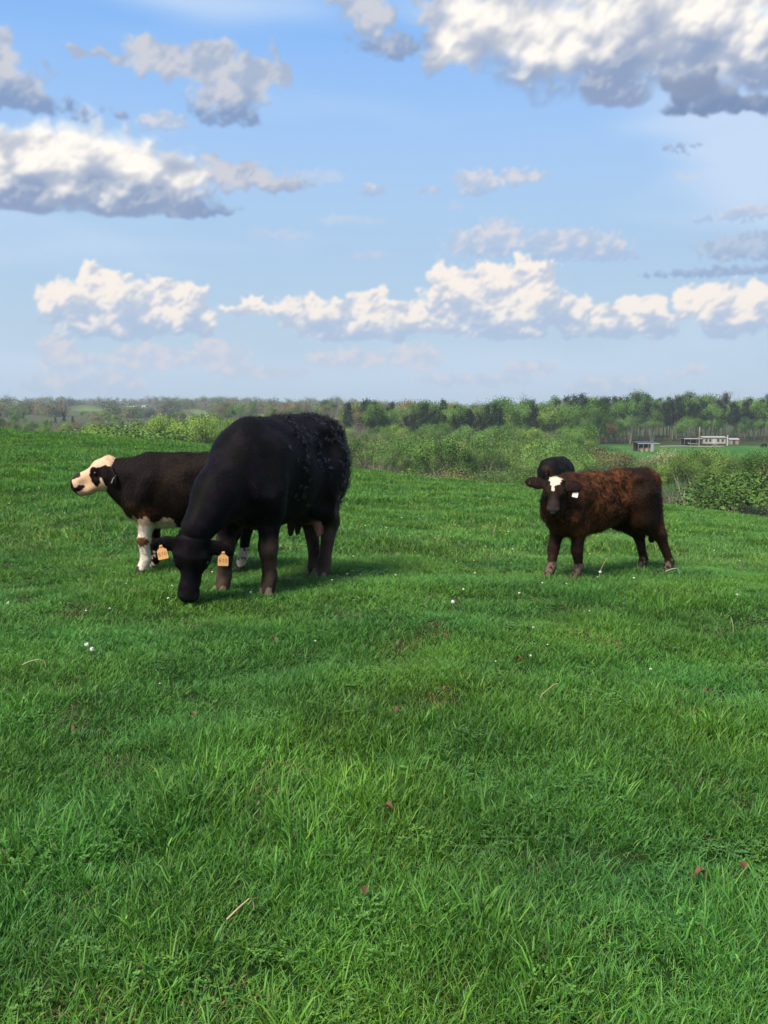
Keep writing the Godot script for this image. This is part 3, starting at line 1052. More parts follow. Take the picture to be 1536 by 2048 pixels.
func coat_brown_calf(p: Vector3, h: Vector3, on_head: bool) -> Color:
	var n := fine_noise.get_noise_3dv(p * 1.7)
	var n2 := fine_noise.get_noise_3dv((p + Vector3.ONE * n * 0.06) * Vector3(8.0, 3.4, 8.0) + Vector3(7, 3, 1))
	var dark := Color(0.016, 0.0085, 0.006)
	var rust := Color(0.150, 0.055, 0.018)
	if on_head:
		var c := Color(0.020, 0.0125, 0.010)
		if h.y > -0.10 and h.y < 0.2:
			# white blaze: broad between the ears, narrowing to one side towards the nose
			var half := lerpf(0.082, 0.060, smoothstep(-0.02, 0.09, h.x)) if h.x < 0.09 else lerpf(0.060, 0.016, smoothstep(0.09, 0.135, h.x))
			var mid := 0.0 if h.x < 0.09 else 0.02 * smoothstep(0.09, 0.13, h.x)
			if absf(h.z - mid) < half * (1.0 + 0.2 * n2) and h.x > -0.055 and h.x < 0.195 + 0.02 * n2 and h.y > -0.035:
				return Color(0.74, 0.62, 0.48)
		if h.x > 0.425 and h.y > -0.06:
			return Color(0.16, 0.13, 0.125) if h.x > 0.468 and h.y > -0.055 and h.y < -0.03 else Color(0.03, 0.025, 0.025)
		if absf(h.z) > 0.16:
			return Color(0.016, 0.010, 0.008)
		return c.lerp(Color(0.034, 0.025, 0.021), smoothstep(0.2, 0.4, h.x) * 0.7)
	var amount := clampf(0.31 + n * 0.40 + n2 * 0.85, 0.0, 1.0)
	amount *= 1.0 - smoothstep(0.30, 0.52, p.x) * 0.72 * smoothstep(0.7, 0.95, p.y)    # darker shoulder and neck
	amount *= 1.0 - 0.8 * smoothstep(-0.24, -0.40, p.x) * smoothstep(0.52, 0.66, p.y) * (1.0 - smoothstep(-0.62, -0.72, p.x))   # black thigh
	amount = maxf(amount, 0.75 * smoothstep(-0.64, -0.74, p.x) * smoothstep(0.5, 0.7, p.y) * smoothstep(1.25, 1.1, p.y))
	amount = maxf(amount, 0.5 * smoothstep(0.75, 0.6, p.y) * smoothstep(0.5, 0.6, p.y))
	amount *= 1.0 - 0.85 * smoothstep(-0.26, -0.40, p.x) * smoothstep(0.45, 0.6, p.y) * smoothstep(-0.76, -0.66, p.x) * smoothstep(1.25, 1.12, p.y)
	var c := dark.lerp(rust, amount)
	if p.y < 0.56:
		c = c.lerp(Color(0.038, 0.021, 0.015) * (1.0 + 0.4 * n), smoothstep(0.58, 0.45, p.y))
	if p.y < 0.20 and p.y > 0.09:
		c = Color(0.16, 0.115, 0.095) if p.x > 0.0 and n2 > -0.25 or n2 > 0.15 else c
	return c


func coat_white_faced_calf(p: Vector3, h: Vector3, on_head: bool) -> Color:
	var n := fine_noise.get_noise_3dv(p * 1.5)
	var n2 := fine_noise.get_noise_3dv(p * 5.0 + Vector3(3, 9, 4))
	var black := Color(0.010, 0.0075, 0.0065)
	var cream := Color(0.66, 0.46, 0.31)
	if on_head:
		var c := cream.lerp(Color(0.58, 0.32, 0.17), clampf(0.45 + 0.7 * n2, 0.0, 1.0) * smoothstep(0.02, -0.06, h.y))
		if absf(h.z) > 0.125 and h.x < 0.12:
			return black                                            # ears
		var eye := Vector2((h.x - 0.160) / 0.082, (h.y + 0.020) / 0.050).length()
		var under := Vector2((h.x - 0.195) / 0.050, (h.y + 0.070) / 0.042).length()
		var back := Vector2((h.x - 0.080) / 0.090, (h.y + 0.03) / 0.045).length()
		if absf(h.z) > 0.045 and minf(minf(eye, under), back) < 1.0 + 0.25 * n2:
			return black
		if h.x > 0.445 or Vector2((h.x - 0.40) / 0.065, (h.y + 0.078) / 0.022).length() < 1.0 + 0.2 * n2:
			return Color(0.016, 0.014, 0.014)                       # nose and lip
		if h.x > 0.34 and h.y > 0.0:
			return Color(0.03, 0.02, 0.018)
		if h.x < 0.03 and h.y < -0.02 - 0.3 * h.x:
			return black
		return c
	var c := black.lerp(Color(0.020, 0.009, 0.006), clampf(n + 0.2, 0.0, 1.0) * smoothstep(0.45, 0.2, p.x))
	c = c.lerp(Color(0.095, 0.034, 0.014), smoothstep(0.82, 0.70, p.y) * smoothstep(0.25, 0.45, p.x) * 0.7 * clampf(0.7 + n2, 0, 1))
	# white brisket, front legs and hind socks
	if p.x > 0.15 and p.y < 0.62 + 0.04 * n2 + 0.05 * n:
		var white := Color(0.80, 0.70, 0.60)
		if p.y > 0.55:
			white = Color(0.66, 0.47, 0.32)
		if Vector2((p.x - 0.50) / 0.07, (p.y - 0.365) / 0.05).length() < 1.0:
			return Color(0.13, 0.06, 0.03)
		if p.z > 0.03 and p.y < 0.52:
			return Color(0.55, 0.46, 0.38) if p.y < 0.22 and n2 > 0.2 else black
		return white
	if p.x > 0.62 and p.y > 0.66 and p.y < 0.92 - 0.1 * n2 and absf(p.z) < 0.07:
		return Color(0.62, 0.50, 0.38)
	if p.x < 0.0 and p.y < 0.26:
		return Color(0.70, 0.58, 0.46) if n2 < 0.35 else black
	return c


func coat_plain_black(p: Vector3, _h: Vector3, on_head: bool) -> Color:
	var n := fine_noise.get_noise_3dv(p * 2.0)
	var c := Color(0.010, 0.009, 0.009) * (1.0 + 0.3 * n)
	if not on_head and p.x < -0.45 and absf(p.z) < 0.16 and p.y < 1.15:
		c = c.lerp(Color(0.05, 0.03, 0.022), clampf(0.3 + n, 0.0, 0.7))
	return c


func animal_surface(spec: Dictionary) -> Dictionary:
	var s: float = spec.s
	var hs: float = spec.head_size
	var out := surface_nets(scaled_bones(trunk_bones(spec), s), spec.cell)
	var count: int = out.v.size()
	var colors := PackedColorArray()
	for p in out.v:
		colors.append((spec.coat as Callable).call(p / s, Vector3(-9, 0, 0), false))
	var hd := surface_nets(scaled_bones(head_bones(spec), hs), spec.head_cell)
	var frame: Transform3D = spec.head
	frame.origin *= s
	var mould: Vector3 = spec.mould
	for k in hd.v.size():
		out.v.append(frame * ((hd.v[k] as Vector3) * mould))
		out.n.append(frame.basis * ((hd.n[k] as Vector3) / mould).normalized())
		colors.append((spec.coat as Callable).call(hd.v[k] / s, hd.v[k] / hs, true))
	for k in hd.i:
		out.i.append(k + count)
	out.c = colors
	out.body_count = count
	return out


func coat_hair(spec: Dictionary, skin: Dictionary, seed_value: int) -> Array:
	# samples (transform, colour) for the tufts of the coat
	var rng := make_rng(seed_value)
	var s: float = spec.s
	var where := []
	var v: PackedVector3Array = skin.v
	var n: PackedVector3Array = skin.n
	var c: PackedColorArray = skin.c
	var index: PackedInt32Array = skin.i
	var per_area: float = spec.hair_density
	var left := 0.0
	var frame: Transform3D = spec.head
	frame.origin *= s
	var back := frame.affine_inverse()
	var hs: float = spec.head_size
	for t in range(0, index.size(), 3):
		var a := index[t]
		var b := index[t + 1]
		var d := index[t + 2]
		var area := (v[b] - v[a]).cross(v[d] - v[a]).length() * 0.5
		var on_head: bool = a >= skin.body_count
		left += area * per_area * (1.3 if on_head else 1.0)
		while left > 1.0 or rng.randf() < left:
			left -= 1.0
			var r1 := rng.randf()
			var r2 := rng.randf()
			if r1 + r2 > 1.0:
				r1 = 1.0 - r1
				r2 = 1.0 - r2
			var p := v[a] + (v[b] - v[a]) * r1 + (v[d] - v[a]) * r2
			var normal := n[a].lerp(n[b], r1).lerp(n[d], r2).normalized()
			var long: float = spec.hair_length
			var flow := Vector3(-0.5, -0.85, 0.0)
			var u := p / s
			if on_head:
				var h: Vector3 = back * p / hs / spec.mould
				if h.x > 0.40:
					continue
				flow = frame.basis.x
				long *= lerpf(0.62, 0.28, smoothstep(-0.02, 0.15, h.x))
				if h.x < 0.05 and absf(h.z) < 0.1:
					long *= 1.3
					flow = (frame.basis.x * 0.4 + frame.basis.y).normalized()
			else:
				if u.y < 0.09:
					continue
				if u.y < 0.5:
					long *= 0.75
					flow = Vector3(-0.15, -1, 0)
				elif u.y > 1.2:
					flow = Vector3(-0.8, 0.35, 0)
				elif u.y < 0.62:
					long *= 1.25
				if u.x < -0.6 and u.y > 0.5:
					long *= 1.25
			var wild: float = spec.curl
			var curly := 0.0
			if not on_head and spec.curl_patches > 0.0:
				var lock := smoothstep(0.05, 0.45, fine_noise.get_noise_3dv(u * 1.5 + Vector3(0, 5, 0)) + 0.12) * smoothstep(0.62, 0.05, u.x) * smoothstep(0.6, 0.75, u.y)
				lock = maxf(lock, 0.8 * smoothstep(-0.5, -0.62, u.x) * smoothstep(0.5, 0.6, u.y))
				wild += lock * 0.6
				curly = lock
				long *= 1.0 + lock * float(spec.curl_patches)
				if lock < 0.15 and u.y > 0.5:       # sleek shoulders, neck and thighs
					if rng.randf() < 0.15:
						continue
					long *= 0.7
			flow = flow + Vector3(rng.randfn(), rng.randfn(), rng.randfn()) * wild
			flow = (flow - normal * flow.dot(normal)).normalized()
			var g := (normal * rng.randf_range(0.12, float(spec.fluff)) + flow * 0.9).normalized()
			var z := (normal - g * normal.dot(g)).normalized()
			var x := g.cross(z)
			long *= rng.randf_range(0.7, 1.3)
			var broad: float = spec.hair_length * 0.95
			where.append([Transform3D(Basis(x * broad, g * long, z * long), p - normal * 0.002), c[a] * rng.randf_range(spec.tone.x, spec.tone.y), 0])
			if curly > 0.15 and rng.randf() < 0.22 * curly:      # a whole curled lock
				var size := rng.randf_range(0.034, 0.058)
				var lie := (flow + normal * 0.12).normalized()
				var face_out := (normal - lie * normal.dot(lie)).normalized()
				where.append([Transform3D(Basis(lie.cross(face_out) * size, lie * size, face_out * size * 0.6), p + normal * 0.004), c[a] * rng.randf_range(0.9, 2.6), 1])  # mostly lighter than the coat: the sheen of the locks put into their colour
	return where


func build_animal(called: String, spec: Dictionary, at: Vector3, turn_degrees: float, label: String, category: String, skin: Dictionary, seed_value: int) -> Node3D:
	var root := thing(called, at, deg_to_rad(turn_degrees))
	tag(root, label, category, "cattle grazing on the hill")
	var s: float = spec.s
	var hs: float = spec.head_size
	part("body", array_mesh(skin.v, skin.n, skin.i, skin.c), painted("hide", 0.62, 0.17), root)
	if spec.hair_density > 0.0:
		var where := coat_hair(spec, skin, seed_value)
		var plain := []
		var locks := []
		for q in where:
			(locks if q[2] == 1 else plain).append(q)
		for kind in 4:
			if kind == 3 and locks.is_empty():
				continue
			var mm := MultiMesh.new()
			mm.transform_format = MultiMesh.TRANSFORM_3D
			mm.use_colors = true
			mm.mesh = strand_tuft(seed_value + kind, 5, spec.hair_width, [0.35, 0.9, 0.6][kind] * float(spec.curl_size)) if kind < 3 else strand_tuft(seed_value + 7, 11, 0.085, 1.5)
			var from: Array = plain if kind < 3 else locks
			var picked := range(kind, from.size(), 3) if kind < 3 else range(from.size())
			mm.instance_count = picked.size()
			for k in picked.size():
				mm.set_instance_transform(k, from[picked[k]][0])
				mm.set_instance_color(k, from[picked[k]][1])
			var mi := MultiMeshInstance3D.new()
			mi.name = "hair" if kind == 0 else "hair_%03d" % kind
			mi.multimesh = mm
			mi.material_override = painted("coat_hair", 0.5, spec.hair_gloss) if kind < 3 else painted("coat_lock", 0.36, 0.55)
			mi.set_meta("kind", "stuff")
			root.add_child(mi, true)
	var hoof: Color = spec.hoof
	for i in 4:
		var f: Array = spec.feet[i]
		part("hoof", hoof_mesh(Color.WHITE), surface("hoof_%s" % hoof.to_html(), hoof, 0.6, 0.4), root, Transform3D(Basis().scaled(Vector3.ONE * s * 1.08), Vector3(f[0] + 0.035, 0.0, f[1]) * s))
	var frame: Transform3D = spec.head
	frame.origin *= s
	var mould: Vector3 = spec.mould
	for z: float in [-1.0, 1.0]:
		var p := frame * (Vector3(0.172, -0.018, z * 0.103) * hs * mould)
		part("eye", sphere_mesh(0.022 * hs), surface("eye", lin(0.006, 0.005, 0.004), 0.08, 0.6), root, Transform3D(Basis(), p))
		p = frame * (Vector3(0.478, -0.047, z * 0.036) * hs * mould)
		part("nostril", sphere_mesh(0.0105 * hs, 10), surface("nostril", lin(0.004, 0.003, 0.003), 0.7, 0.2), root, Transform3D(frame.basis.scaled_local(Vector3(0.8, 1.0, 1.3)), p))
	return root


func head_frame(at: Vector3, along: Vector3, up: Vector3) -> Transform3D:
	var x := along.normalized()
	var y := (up - x * up.dot(x)).normalized()
	return Transform3D(Basis(x, y, x.cross(y)), at)


func cattle_specs() -> Array:
	var cow := {
		"s": 1.035, "slim": 0.0, "tuck": 0.0, "long": 1.0, "tilt": 0.035, "ear_size": 1.0, "width": 0.78, "cell": 0.016, "head_cell": 0.0075, "head_size": 0.97, "mould": Vector3(0.97, 1.0, 1.06),
		"feet": [[0.46, -0.17], [0.53, 0.18], [-0.40, -0.18], [-0.58, 0.0]],
		"neck": [Vector3(0.50, 1.00, 0), 0.25, Vector3(0.82, 0.80, 0.02), 0.19, Vector3(1.04, 0.57, 0.05), 0.13],
		"head": head_frame(Vector3(1.10, 0.495, 0.055), Vector3(0.10, -0.97, 0.05), Vector3(0.90, 0.1, -0.46)),
		"ear": [Vector3(0.055, -0.03, 0.175), Vector3(0.045, -0.03, 0.18)], "ear_face": Vector3(0.25, 1, 0),
		"coat": coat_black_cow, "hair_density": 2300.0, "hair_length": 0.021, "hair_width": 0.065, "curl": 0.25, "curl_size": 1.0, "curl_patches": 1.25, "fluff": 0.6, "tone": Vector2(0.7, 1.3), "hair_gloss": 0.3,
		"hoof": lin(0.16, 0.12, 0.085),
	}
	var white_faced := {
		"s": 0.785, "slim": 0.0, "tuck": 0.02, "long": 1.0, "tilt": 0.0, "ear_size": 1.15, "width": 0.72, "cell": 0.0135, "head_cell": 0.0065, "head_size": 0.87, "mould": Vector3(0.96, 1.30, 1.10),
		"feet": [[0.50, -0.13], [0.44, 0.13], [-0.40, -0.14], [-0.56, 0.13]],
		"neck": [Vector3(0.46, 0.98, 0), 0.27, Vector3(0.70, 1.02, 0), 0.235, Vector3(0.87, 1.10, -0.01), 0.165],
		"head": head_frame(Vector3(0.865, 1.215, -0.01), Vector3(0.93, -0.37, -0.03), Vector3(0.6, 0.8, -0.10)),
		"ear": [Vector3(-0.05, -0.10, 0.12), Vector3(-0.05, -0.06, 0.15)], "ear_face": Vector3(0.15, 0.55, 1),
		"coat": coat_white_faced_calf, "hair_density": 3400.0, "hair_length": 0.025, "hair_width": 0.065, "curl": 0.32, "curl_size": 0.7, "curl_patches": 0.0, "fluff": 0.4, "tone": Vector2(0.8, 1.25), "hair_gloss": 0.2,
		"hoof": lin(0.03, 0.025, 0.022),
	}
	var brown := {
		"s": 0.725, "slim": 0.035, "tuck": 0.035, "long": 1.10, "tilt": 0.05, "ear_size": 1.5, "width": 0.70, "cell": 0.0125, "head_cell": 0.0060, "head_size": 0.645, "mould": Vector3(0.96, 1.0, 1.08),
		"feet": [[0.37, -0.10], [0.61, 0.12], [-0.93, -0.20], [-0.75, 0.07]],
		"neck": [Vector3(0.48, 0.98, 0), 0.26, Vector3(0.68, 0.98, -0.12), 0.20, Vector3(0.81, 1.09, -0.26), 0.125],
		"head": head_frame(Vector3(0.86, 1.205, -0.31), Vector3(0.42, -0.76, -0.49), Vector3(0.42, 0.55, -0.60)),
		"ear": [Vector3(0.02, 0.0, 0.20), Vector3(-0.02, 0.01, 0.25)], "ear_face": Vector3(0.3, 1, 0),
		"coat": coat_brown_calf, "hair_density": 4200.0, "hair_length": 0.021, "hair_width": 0.07, "curl": 0.42, "curl_size": 1.2, "curl_patches": 0.0, "fluff": 0.55, "tone": Vector2(0.5, 2.0), "hair_gloss": 0.25,
		"hoof": lin(0.11, 0.075, 0.06),
	}
	var black := {
		"s": 1.10, "slim": 0.0, "tuck": 0.0, "long": 1.0, "tilt": 0.0, "ear_size": 1.0, "width": 0.92, "cell": 0.030, "head_cell": 0.014, "head_size": 0.90, "mould": Vector3.ONE,
		"feet": [[0.44, -0.17], [0.52, 0.17], [-0.50, -0.17], [-0.58, 0.17]],
		"neck": [Vector3(0.50, 1.00, 0), 0.26, Vector3(0.80, 0.84, 0.05), 0.20, Vector3(1.03, 0.62, 0.10), 0.135],
		"head": head_frame(Vector3(1.09, 0.56, 0.12), Vector3(0.16, -0.97, 0.04), Vector3(0.95, 0.1, 0.2)),
		"ear": [Vector3(-0.01, -0.03, 0.185), Vector3(0.01, -0.03, 0.185)], "ear_face": Vector3(0.25, 1, 0),
		"coat": coat_plain_black, "hair_density": 500.0, "hair_length": 0.035, "hair_width": 0.06, "curl": 0.4, "curl_size": 1.0, "curl_patches": 0.0, "fluff": 0.5, "tone": Vector2(0.8, 1.2), "hair_gloss": 0.2,
		"hoof": lin(0.05, 0.04, 0.035),
	}
	return [cow, white_faced, brown, black]


func build_animals() -> void:
	var specs := cattle_specs()
	var skins := []
	for s in specs:
		skins.append(animal_surface(s))
	var cow := build_animal("grazing_cow", specs[0], on_ground(-0.845, -7.95, -0.01), 246.0, "big black cow with muddy legs and orange ear tags, grazing head down", "cow", skins[0], 100)
	var head: Transform3D = specs[0].head
	head.origin *= 1.035
	# the tags hang from the ears and face ahead of her
	var tag_color := lin(0.68, 0.36, 0.13)
	var ink := lin(0.16, 0.07, 0.03)
	for z: float in [1.0, -1.0]:
		var e: Vector3 = specs[0].ear[0 if z < 0 else 1]
		var p: Vector3 = head * ((Vector3(0.035, -0.035, z * 0.10) + Vector3(e.x, e.y, e.z * z) * (0.66 if z > 0 else 0.72)) * 0.97)
		var out := (head.basis.y + head.basis.z * 0.12 * z).normalized()
		var y := Vector3(0.03, 1, 0.05 * z)
		y = (y - out * y.dot(out)).normalized()
		ear_tag(cow, Transform3D(Basis(y.cross(out), y, out).rotated(out, 0.17 if z > 0.0 else -0.02), p + out * 0.026 - y * 0.05), tag_color, ink, "610", 1.0)
	# udder with four teats
	var ub := []
	ub.append(bone(Vector3(-0.34, 0.60, -0.06), 0.12, Vector3(-0.44, 0.60, -0.03), 0.12, 0.05))
	for q in [[-0.36, -0.15], [-0.30, 0.06], [-0.45, -0.13], [-0.42, 0.06]]:
		ub.append(bone(Vector3(q[0], 0.50, q[1]), 0.042, Vector3(q[0] + 0.01, 0.40, q[1] * 1.12), 0.020, 0.03))
	var us := surface_nets(ub, 0.009)
	var uc := PackedColorArray()
	for p: Vector3 in us.v:
		uc.append(Color(0.02, 0.014, 0.012).lerp(Color(0.27, 0.115, 0.08), smoothstep(0.53, 0.49, p.y) if p.z < -0.05 and p.x < -0.3 else 0.0))
	part("udder", array_mesh(us.v, us.n, us.i, uc), painted("udder", 0.6, 0.3), cow)
	build_animal("calf", specs[1], on_ground(-1.70, -8.62, -0.01), 180.0, "black calf with white face and black eye patch, standing behind the big cow", "calf", skins[1], 200)
	var calf1: Node3D = get_node("calf")
	head = specs[1].head
	head.origin *= 0.785
	var at: Vector3 = head * ((Vector3(0.035, -0.035, -0.10) + Vector3(-0.035, -0.075, -0.09)) * 0.90)
	ear_tag(calf1, Transform3D(Basis(Vector3.UP, 1.35).rotated(Vector3(0, 0, 1), 0.45), at + Vector3(-0.02, -0.02, -0.03)), lin(0.82, 0.80, 0.76), ink, "", 0.72)
	var calf2 := build_animal("calf", specs[2], on_ground(1.895, -8.62, -0.01), 205.0, "shaggy brown calf with white blaze on its forehead, looking at the viewer", "calf", skins[2], 300)
	head = specs[2].head
	head.origin *= 0.725
	at = head * ((Vector3(0.035, -0.035, -0.10) + Vector3(0.02, -0.03, -0.10)) * 0.83)
	var facing := (head.basis.y + Vector3(0, -0.55, 0)).normalized()
	var upward := (Vector3.UP - facing * facing.y).normalized()
	ear_tag(calf2, Transform3D(Basis(upward.cross(facing), upward, facing).rotated(facing, -0.2), at + facing * 0.024 - upward * 0.022), lin(0.84, 0.80, 0.72), ink, "", 0.62)
	var far_cow := build_animal("black_cow", specs[3], spot(1113.0, 28.6), 62.0, "black cow seen from behind, half hidden by the brown calf's back", "cow", skins[3], 400)
	# the same kind of animal, very far off
	var speck: Node3D = far_cow.duplicate()
	speck.name = "distant_cow"
	for child in speck.get_children():
		if child is MultiMeshInstance3D:
			speck.remove_child(child)
			child.free()
	speck.position = spot(1527.0, 330.0)
	speck.rotation.y = deg_to_rad(185.0)
	tag(speck, "tiny dark cow on the far green field at the right edge", "cow", "cattle grazing on the hill")
	add_child(speck)


# ------------------------------------------------------------------ trees
func limb(st: Dictionary, tips: Array, rng: RandomNumberGenerator, a: Vector3, dir: Vector3, long: float, r: float, depth: int, how: Dictionary) -> void:
	var mid := a + dir * long * 0.5
	var bent := (dir + Vector3(rng.randfn(), rng.randfn() * 0.5 + how.up, rng.randfn()) * 0.16).normalized()
	var b := mid + bent * long * 0.5
	var sides := 5 if r > 0.06 else 3
	tube(st, a, mid, r, r * 0.85, sides, how.bark)
	tube(st, mid, b, r * 0.85, r * 0.65, sides, how.bark)
	if depth <= int(how.leafy):
		tips.append(b)
		if depth < int(how.leafy):
			tips.append(mid)
	if depth == 0:
		return
	var n: int = how.forks + (1 if rng.randf() < 0.35 else 0)
	var side := bent.cross(Vector3(0.31, 0.2, 0.93)).normalized()
	var turn := rng.randf() * TAU
	for k in n:
		var axis := side.rotated(bent, turn + TAU * k / n + rng.randfn() * 0.3)
		var d := bent.rotated(axis, how.spread * rng.randf_range(0.55, 1.3))
		d = (d + Vector3(0, how.up * 0.4, 0)).normalized()
		limb(st, tips, rng, b if k else mid.lerp(b, 0.9), d, long * rng.randf_range(0.58, 0.82), r * 0.6, depth - 1, how)


func leaves(st: Dictionary, rng: RandomNumberGenerator, at: Vector3, reach: float, count: int, size: float, colors: Array, centre: Vector3) -> void:
	var clump := rng.randf_range(0.62, 1.4)
	var base: Color = colors[rng.randi() % colors.size()]
	for k in count:
		var o := Vector3(rng.randfn(), rng.randfn() * 0.75, rng.randfn()) * 0.5 * reach
		var p := at + o
		var u := Vector3(rng.randfn(), rng.randfn(), rng.randfn()).normalized()
		var w := u.cross(Vector3(rng.randfn(), rng.randfn(), rng.randfn())).normalized()
		var s := size * rng.randf_range(0.6, 1.35)
		var n := ((p - centre).normalized() * 0.7 + u.cross(w) * signf(u.cross(w).dot(p - centre)) * 0.8 + Vector3(0, 0.2, 0)).normalized()
		var c := base * clump * rng.randf_range(0.75, 1.3)
		face(st, p - u * s * 0.5, p + w * s * 0.32, p + u * s * 0.5, p - w * s * 0.32, n, c)


func make_tree(kind: String, seed_value: int) -> Dictionary:
	var rng := make_rng(seed_value)
	var wood := shape()
	var leaf := shape()
	var tips := []
	var tall := 10.0
	match kind:
		"green_oak", "yellow_oak", "bare_tree", "tan_tree", "redbud", "full_tree":
			var bark: Color = Color(0.16, 0.135, 0.11) if kind != "bare_tree" else Color(0.27, 0.235, 0.20)
			var how := {"up": 0.25, "bark": bark, "leafy": 2, "forks": 2, "spread": 0.62}
			limb(wood, tips, rng, Vector3(0, -0.3, 0), Vector3(rng.randfn() * 0.04, 1, rng.randfn() * 0.04).normalized(), 3.6, 0.22, 5 if kind != "redbud" else 4, how)
			for k in 3:
				var a := rng.randf() * TAU
				limb(wood, tips, rng, Vector3(0, rng.randf_range(2.2, 3.4), 0), Vector3(cos(a), 0.7, sin(a)).normalized(), 2.4, 0.11, 3, how)
		"pine":
			tall = 15.0
			tube(wood, Vector3(0, -0.3, 0), Vector3(0.15, 8, 0), 0.22, 0.16, 7, Color(0.15, 0.105, 0.08))
			tube(wood, Vector3(0.15, 8, 0), Vector3(0.05, 14.6, 0), 0.16, 0.04, 6, Color(0.17, 0.11, 0.08))
			var y := rng.randf_range(5.5, 7.5)
			while y < 14.6:
				var t := (y - 6.0) / 8.6
				for k in 3:
					var a := rng.randf() * TAU
					var out := lerpf(2.6, 0.7, clampf(t, 0, 1)) * rng.randf_range(0.6, 1.2)
					var from := Vector3(0.1, y, 0)
					var to := from + Vector3(cos(a) * out, rng.randf_range(0.1, 0.7), sin(a) * out)
					tube(wood, from, to, 0.05, 0.02, 3, Color(0.12, 0.09, 0.07))
					tips.append(to)
					tips.append(from.lerp(to, 0.6))
				y += rng.randf_range(0.5, 0.9)
		"thicket", "sapling":
			tall = 8.0
			var stems := rng.randi_range(4, 7)
			for k in stems:
				var a := TAU * k / stems + rng.randf() * 0.8
				var how := {"up": 0.3, "bark": Color(0.29, 0.265, 0.20) if kind == "thicket" else Color(0.44, 0.40, 0.31), "leafy": 1 if kind == "thicket" else 2, "forks": 2, "spread": 0.42}
				limb(wood, tips, rng, Vector3(cos(a) * 0.3, -0.3, sin(a) * 0.3), Vector3(cos(a) * 0.30, 1, sin(a) * 0.30).normalized(), 2.9, 0.12, 4, how)
		_:
			tall = 4.0
			for k in 9:
				var a := rng.randf() * TAU
				var lean := rng.randf_range(0.1, 0.9)
				var how := {"up": 0.3, "bark": Color(0.22, 0.18, 0.13), "leafy": 1, "forks": 2, "spread": 0.6}
				limb(wood, tips, rng, Vector3(cos(a) * 0.4, -0.2, sin(a) * 0.4), Vector3(cos(a) * lean, 1, sin(a) * lean).normalized(), 1.15, 0.04, 3, how)
	var top := 0.1
	var centre := Vector3.ZERO
	for p: Vector3 in tips:
		top = maxf(top, p.y)
		centre += p / tips.size()
	var look: Array
	match kind:     # leaves at each tip, reach, size, colours
		"green_oak": look = [24, 1.2, 0.28, [Color(0.095, 0.19, 0.040), Color(0.12, 0.23, 0.046), Color(0.075, 0.15, 0.036)]]
		"yellow_oak": look = [22, 1.2, 0.25, [Color(0.165, 0.265, 0.048), Color(0.195, 0.285, 0.055), Color(0.135, 0.235, 0.043)]]
		"tan_tree": look = [18, 1.15, 0.24, [Color(0.20, 0.17, 0.085), Color(0.23, 0.185, 0.09), Color(0.165, 0.165, 0.075)]]
		"redbud": look = [14, 1.2, 0.34, [Color(0.20, 0.085, 0.055), Color(0.17, 0.10, 0.06)]]
		"bare_tree": look = [2, 1.1, 0.22, [Color(0.24, 0.19, 0.13), Color(0.20, 0.19, 0.10)]]
		"pine": look = [38, 1.15, 0.36, [Color(0.024, 0.044, 0.021), Color(0.032, 0.054, 0.024), Color(0.020, 0.035, 0.020)]]
		"full_tree": look = [150, 1.2, 0.12, [Color(0.095, 0.185, 0.036), Color(0.12, 0.225, 0.042), Color(0.075, 0.145, 0.032)]]
		"sapling": look = [34, 0.75, 0.15, [Color(0.15, 0.255, 0.05), Color(0.12, 0.225, 0.045), Color(0.18, 0.27, 0.06)]]
		"thicket": look = [16, 0.85, 0.17, [Color(0.125, 0.235, 0.048), Color(0.10, 0.205, 0.044), Color(0.155, 0.25, 0.06)]]
		"tan_bush": look = [44, 0.62, 0.095, [Color(0.19, 0.155, 0.075), Color(0.16, 0.165, 0.065), Color(0.12, 0.16, 0.05)]]
		"cream_bush": look = [44, 0.62, 0.095, [Color(0.36, 0.36, 0.20), Color(0.27, 0.31, 0.14)]]
		_: look = [46, 0.62, 0.095, [Color(0.105, 0.205, 0.038), Color(0.080, 0.165, 0.033), Color(0.13, 0.235, 0.042)]]
	var tint: float = [1.0, 0.74, 1.22][seed_value % 3]     # some trees of a kind are darker or paler
	var colors := []
	for c: Color in look[3]:
		colors.append(Color(c.r * tint, c.g * lerpf(1.0, tint, 0.9), c.b * tint))
	for p: Vector3 in tips:
		leaves(leaf, rng, p, look[1], look[0], look[2], colors, centre - Vector3(0, 1.0, 0))
	return {"trunk": finish(wood), "crown": finish(leaf), "tall": top + look[1] * 0.5}


var tree_kinds := {}


func tree(kind: String, variant: int, called: String, where: Vector3, tall: float, turn: float, label: String, category: String, group := "", broad := 1.0) -> Node3D:
	var key := "%s%d" % [kind, variant]
	if not tree_kinds.has(key):
		tree_kinds[key] = make_tree(kind, 501 + 3 * (hash(kind) % 300) + variant * 31)
	var k: Dictionary = tree_kinds[key]
	var root := thing(called, where, turn)
	var s: float = tall / float(k.tall)
	root.scale = Vector3(s * broad, s, s * broad)
	tag(root, label, category, group)
	part("trunk", k.trunk, painted("bark", 0.9, 0.2), root)
	var m := painted("leaf", 0.62, 0.3)
	m.backlight_enabled = true
	m.backlight = Color(0.5, 0.55, 0.3)
	part("crown", k.crown, m, root)
	return root


# how tall a tree must be there for its top to stand at a given drop below eye level (in survey steps; negative is above)
func reach_to(where: Vector3, ahead: float, step: float) -> float:
	return maxf(EYE - step / FOCAL * ahead - where.y, 1.0)


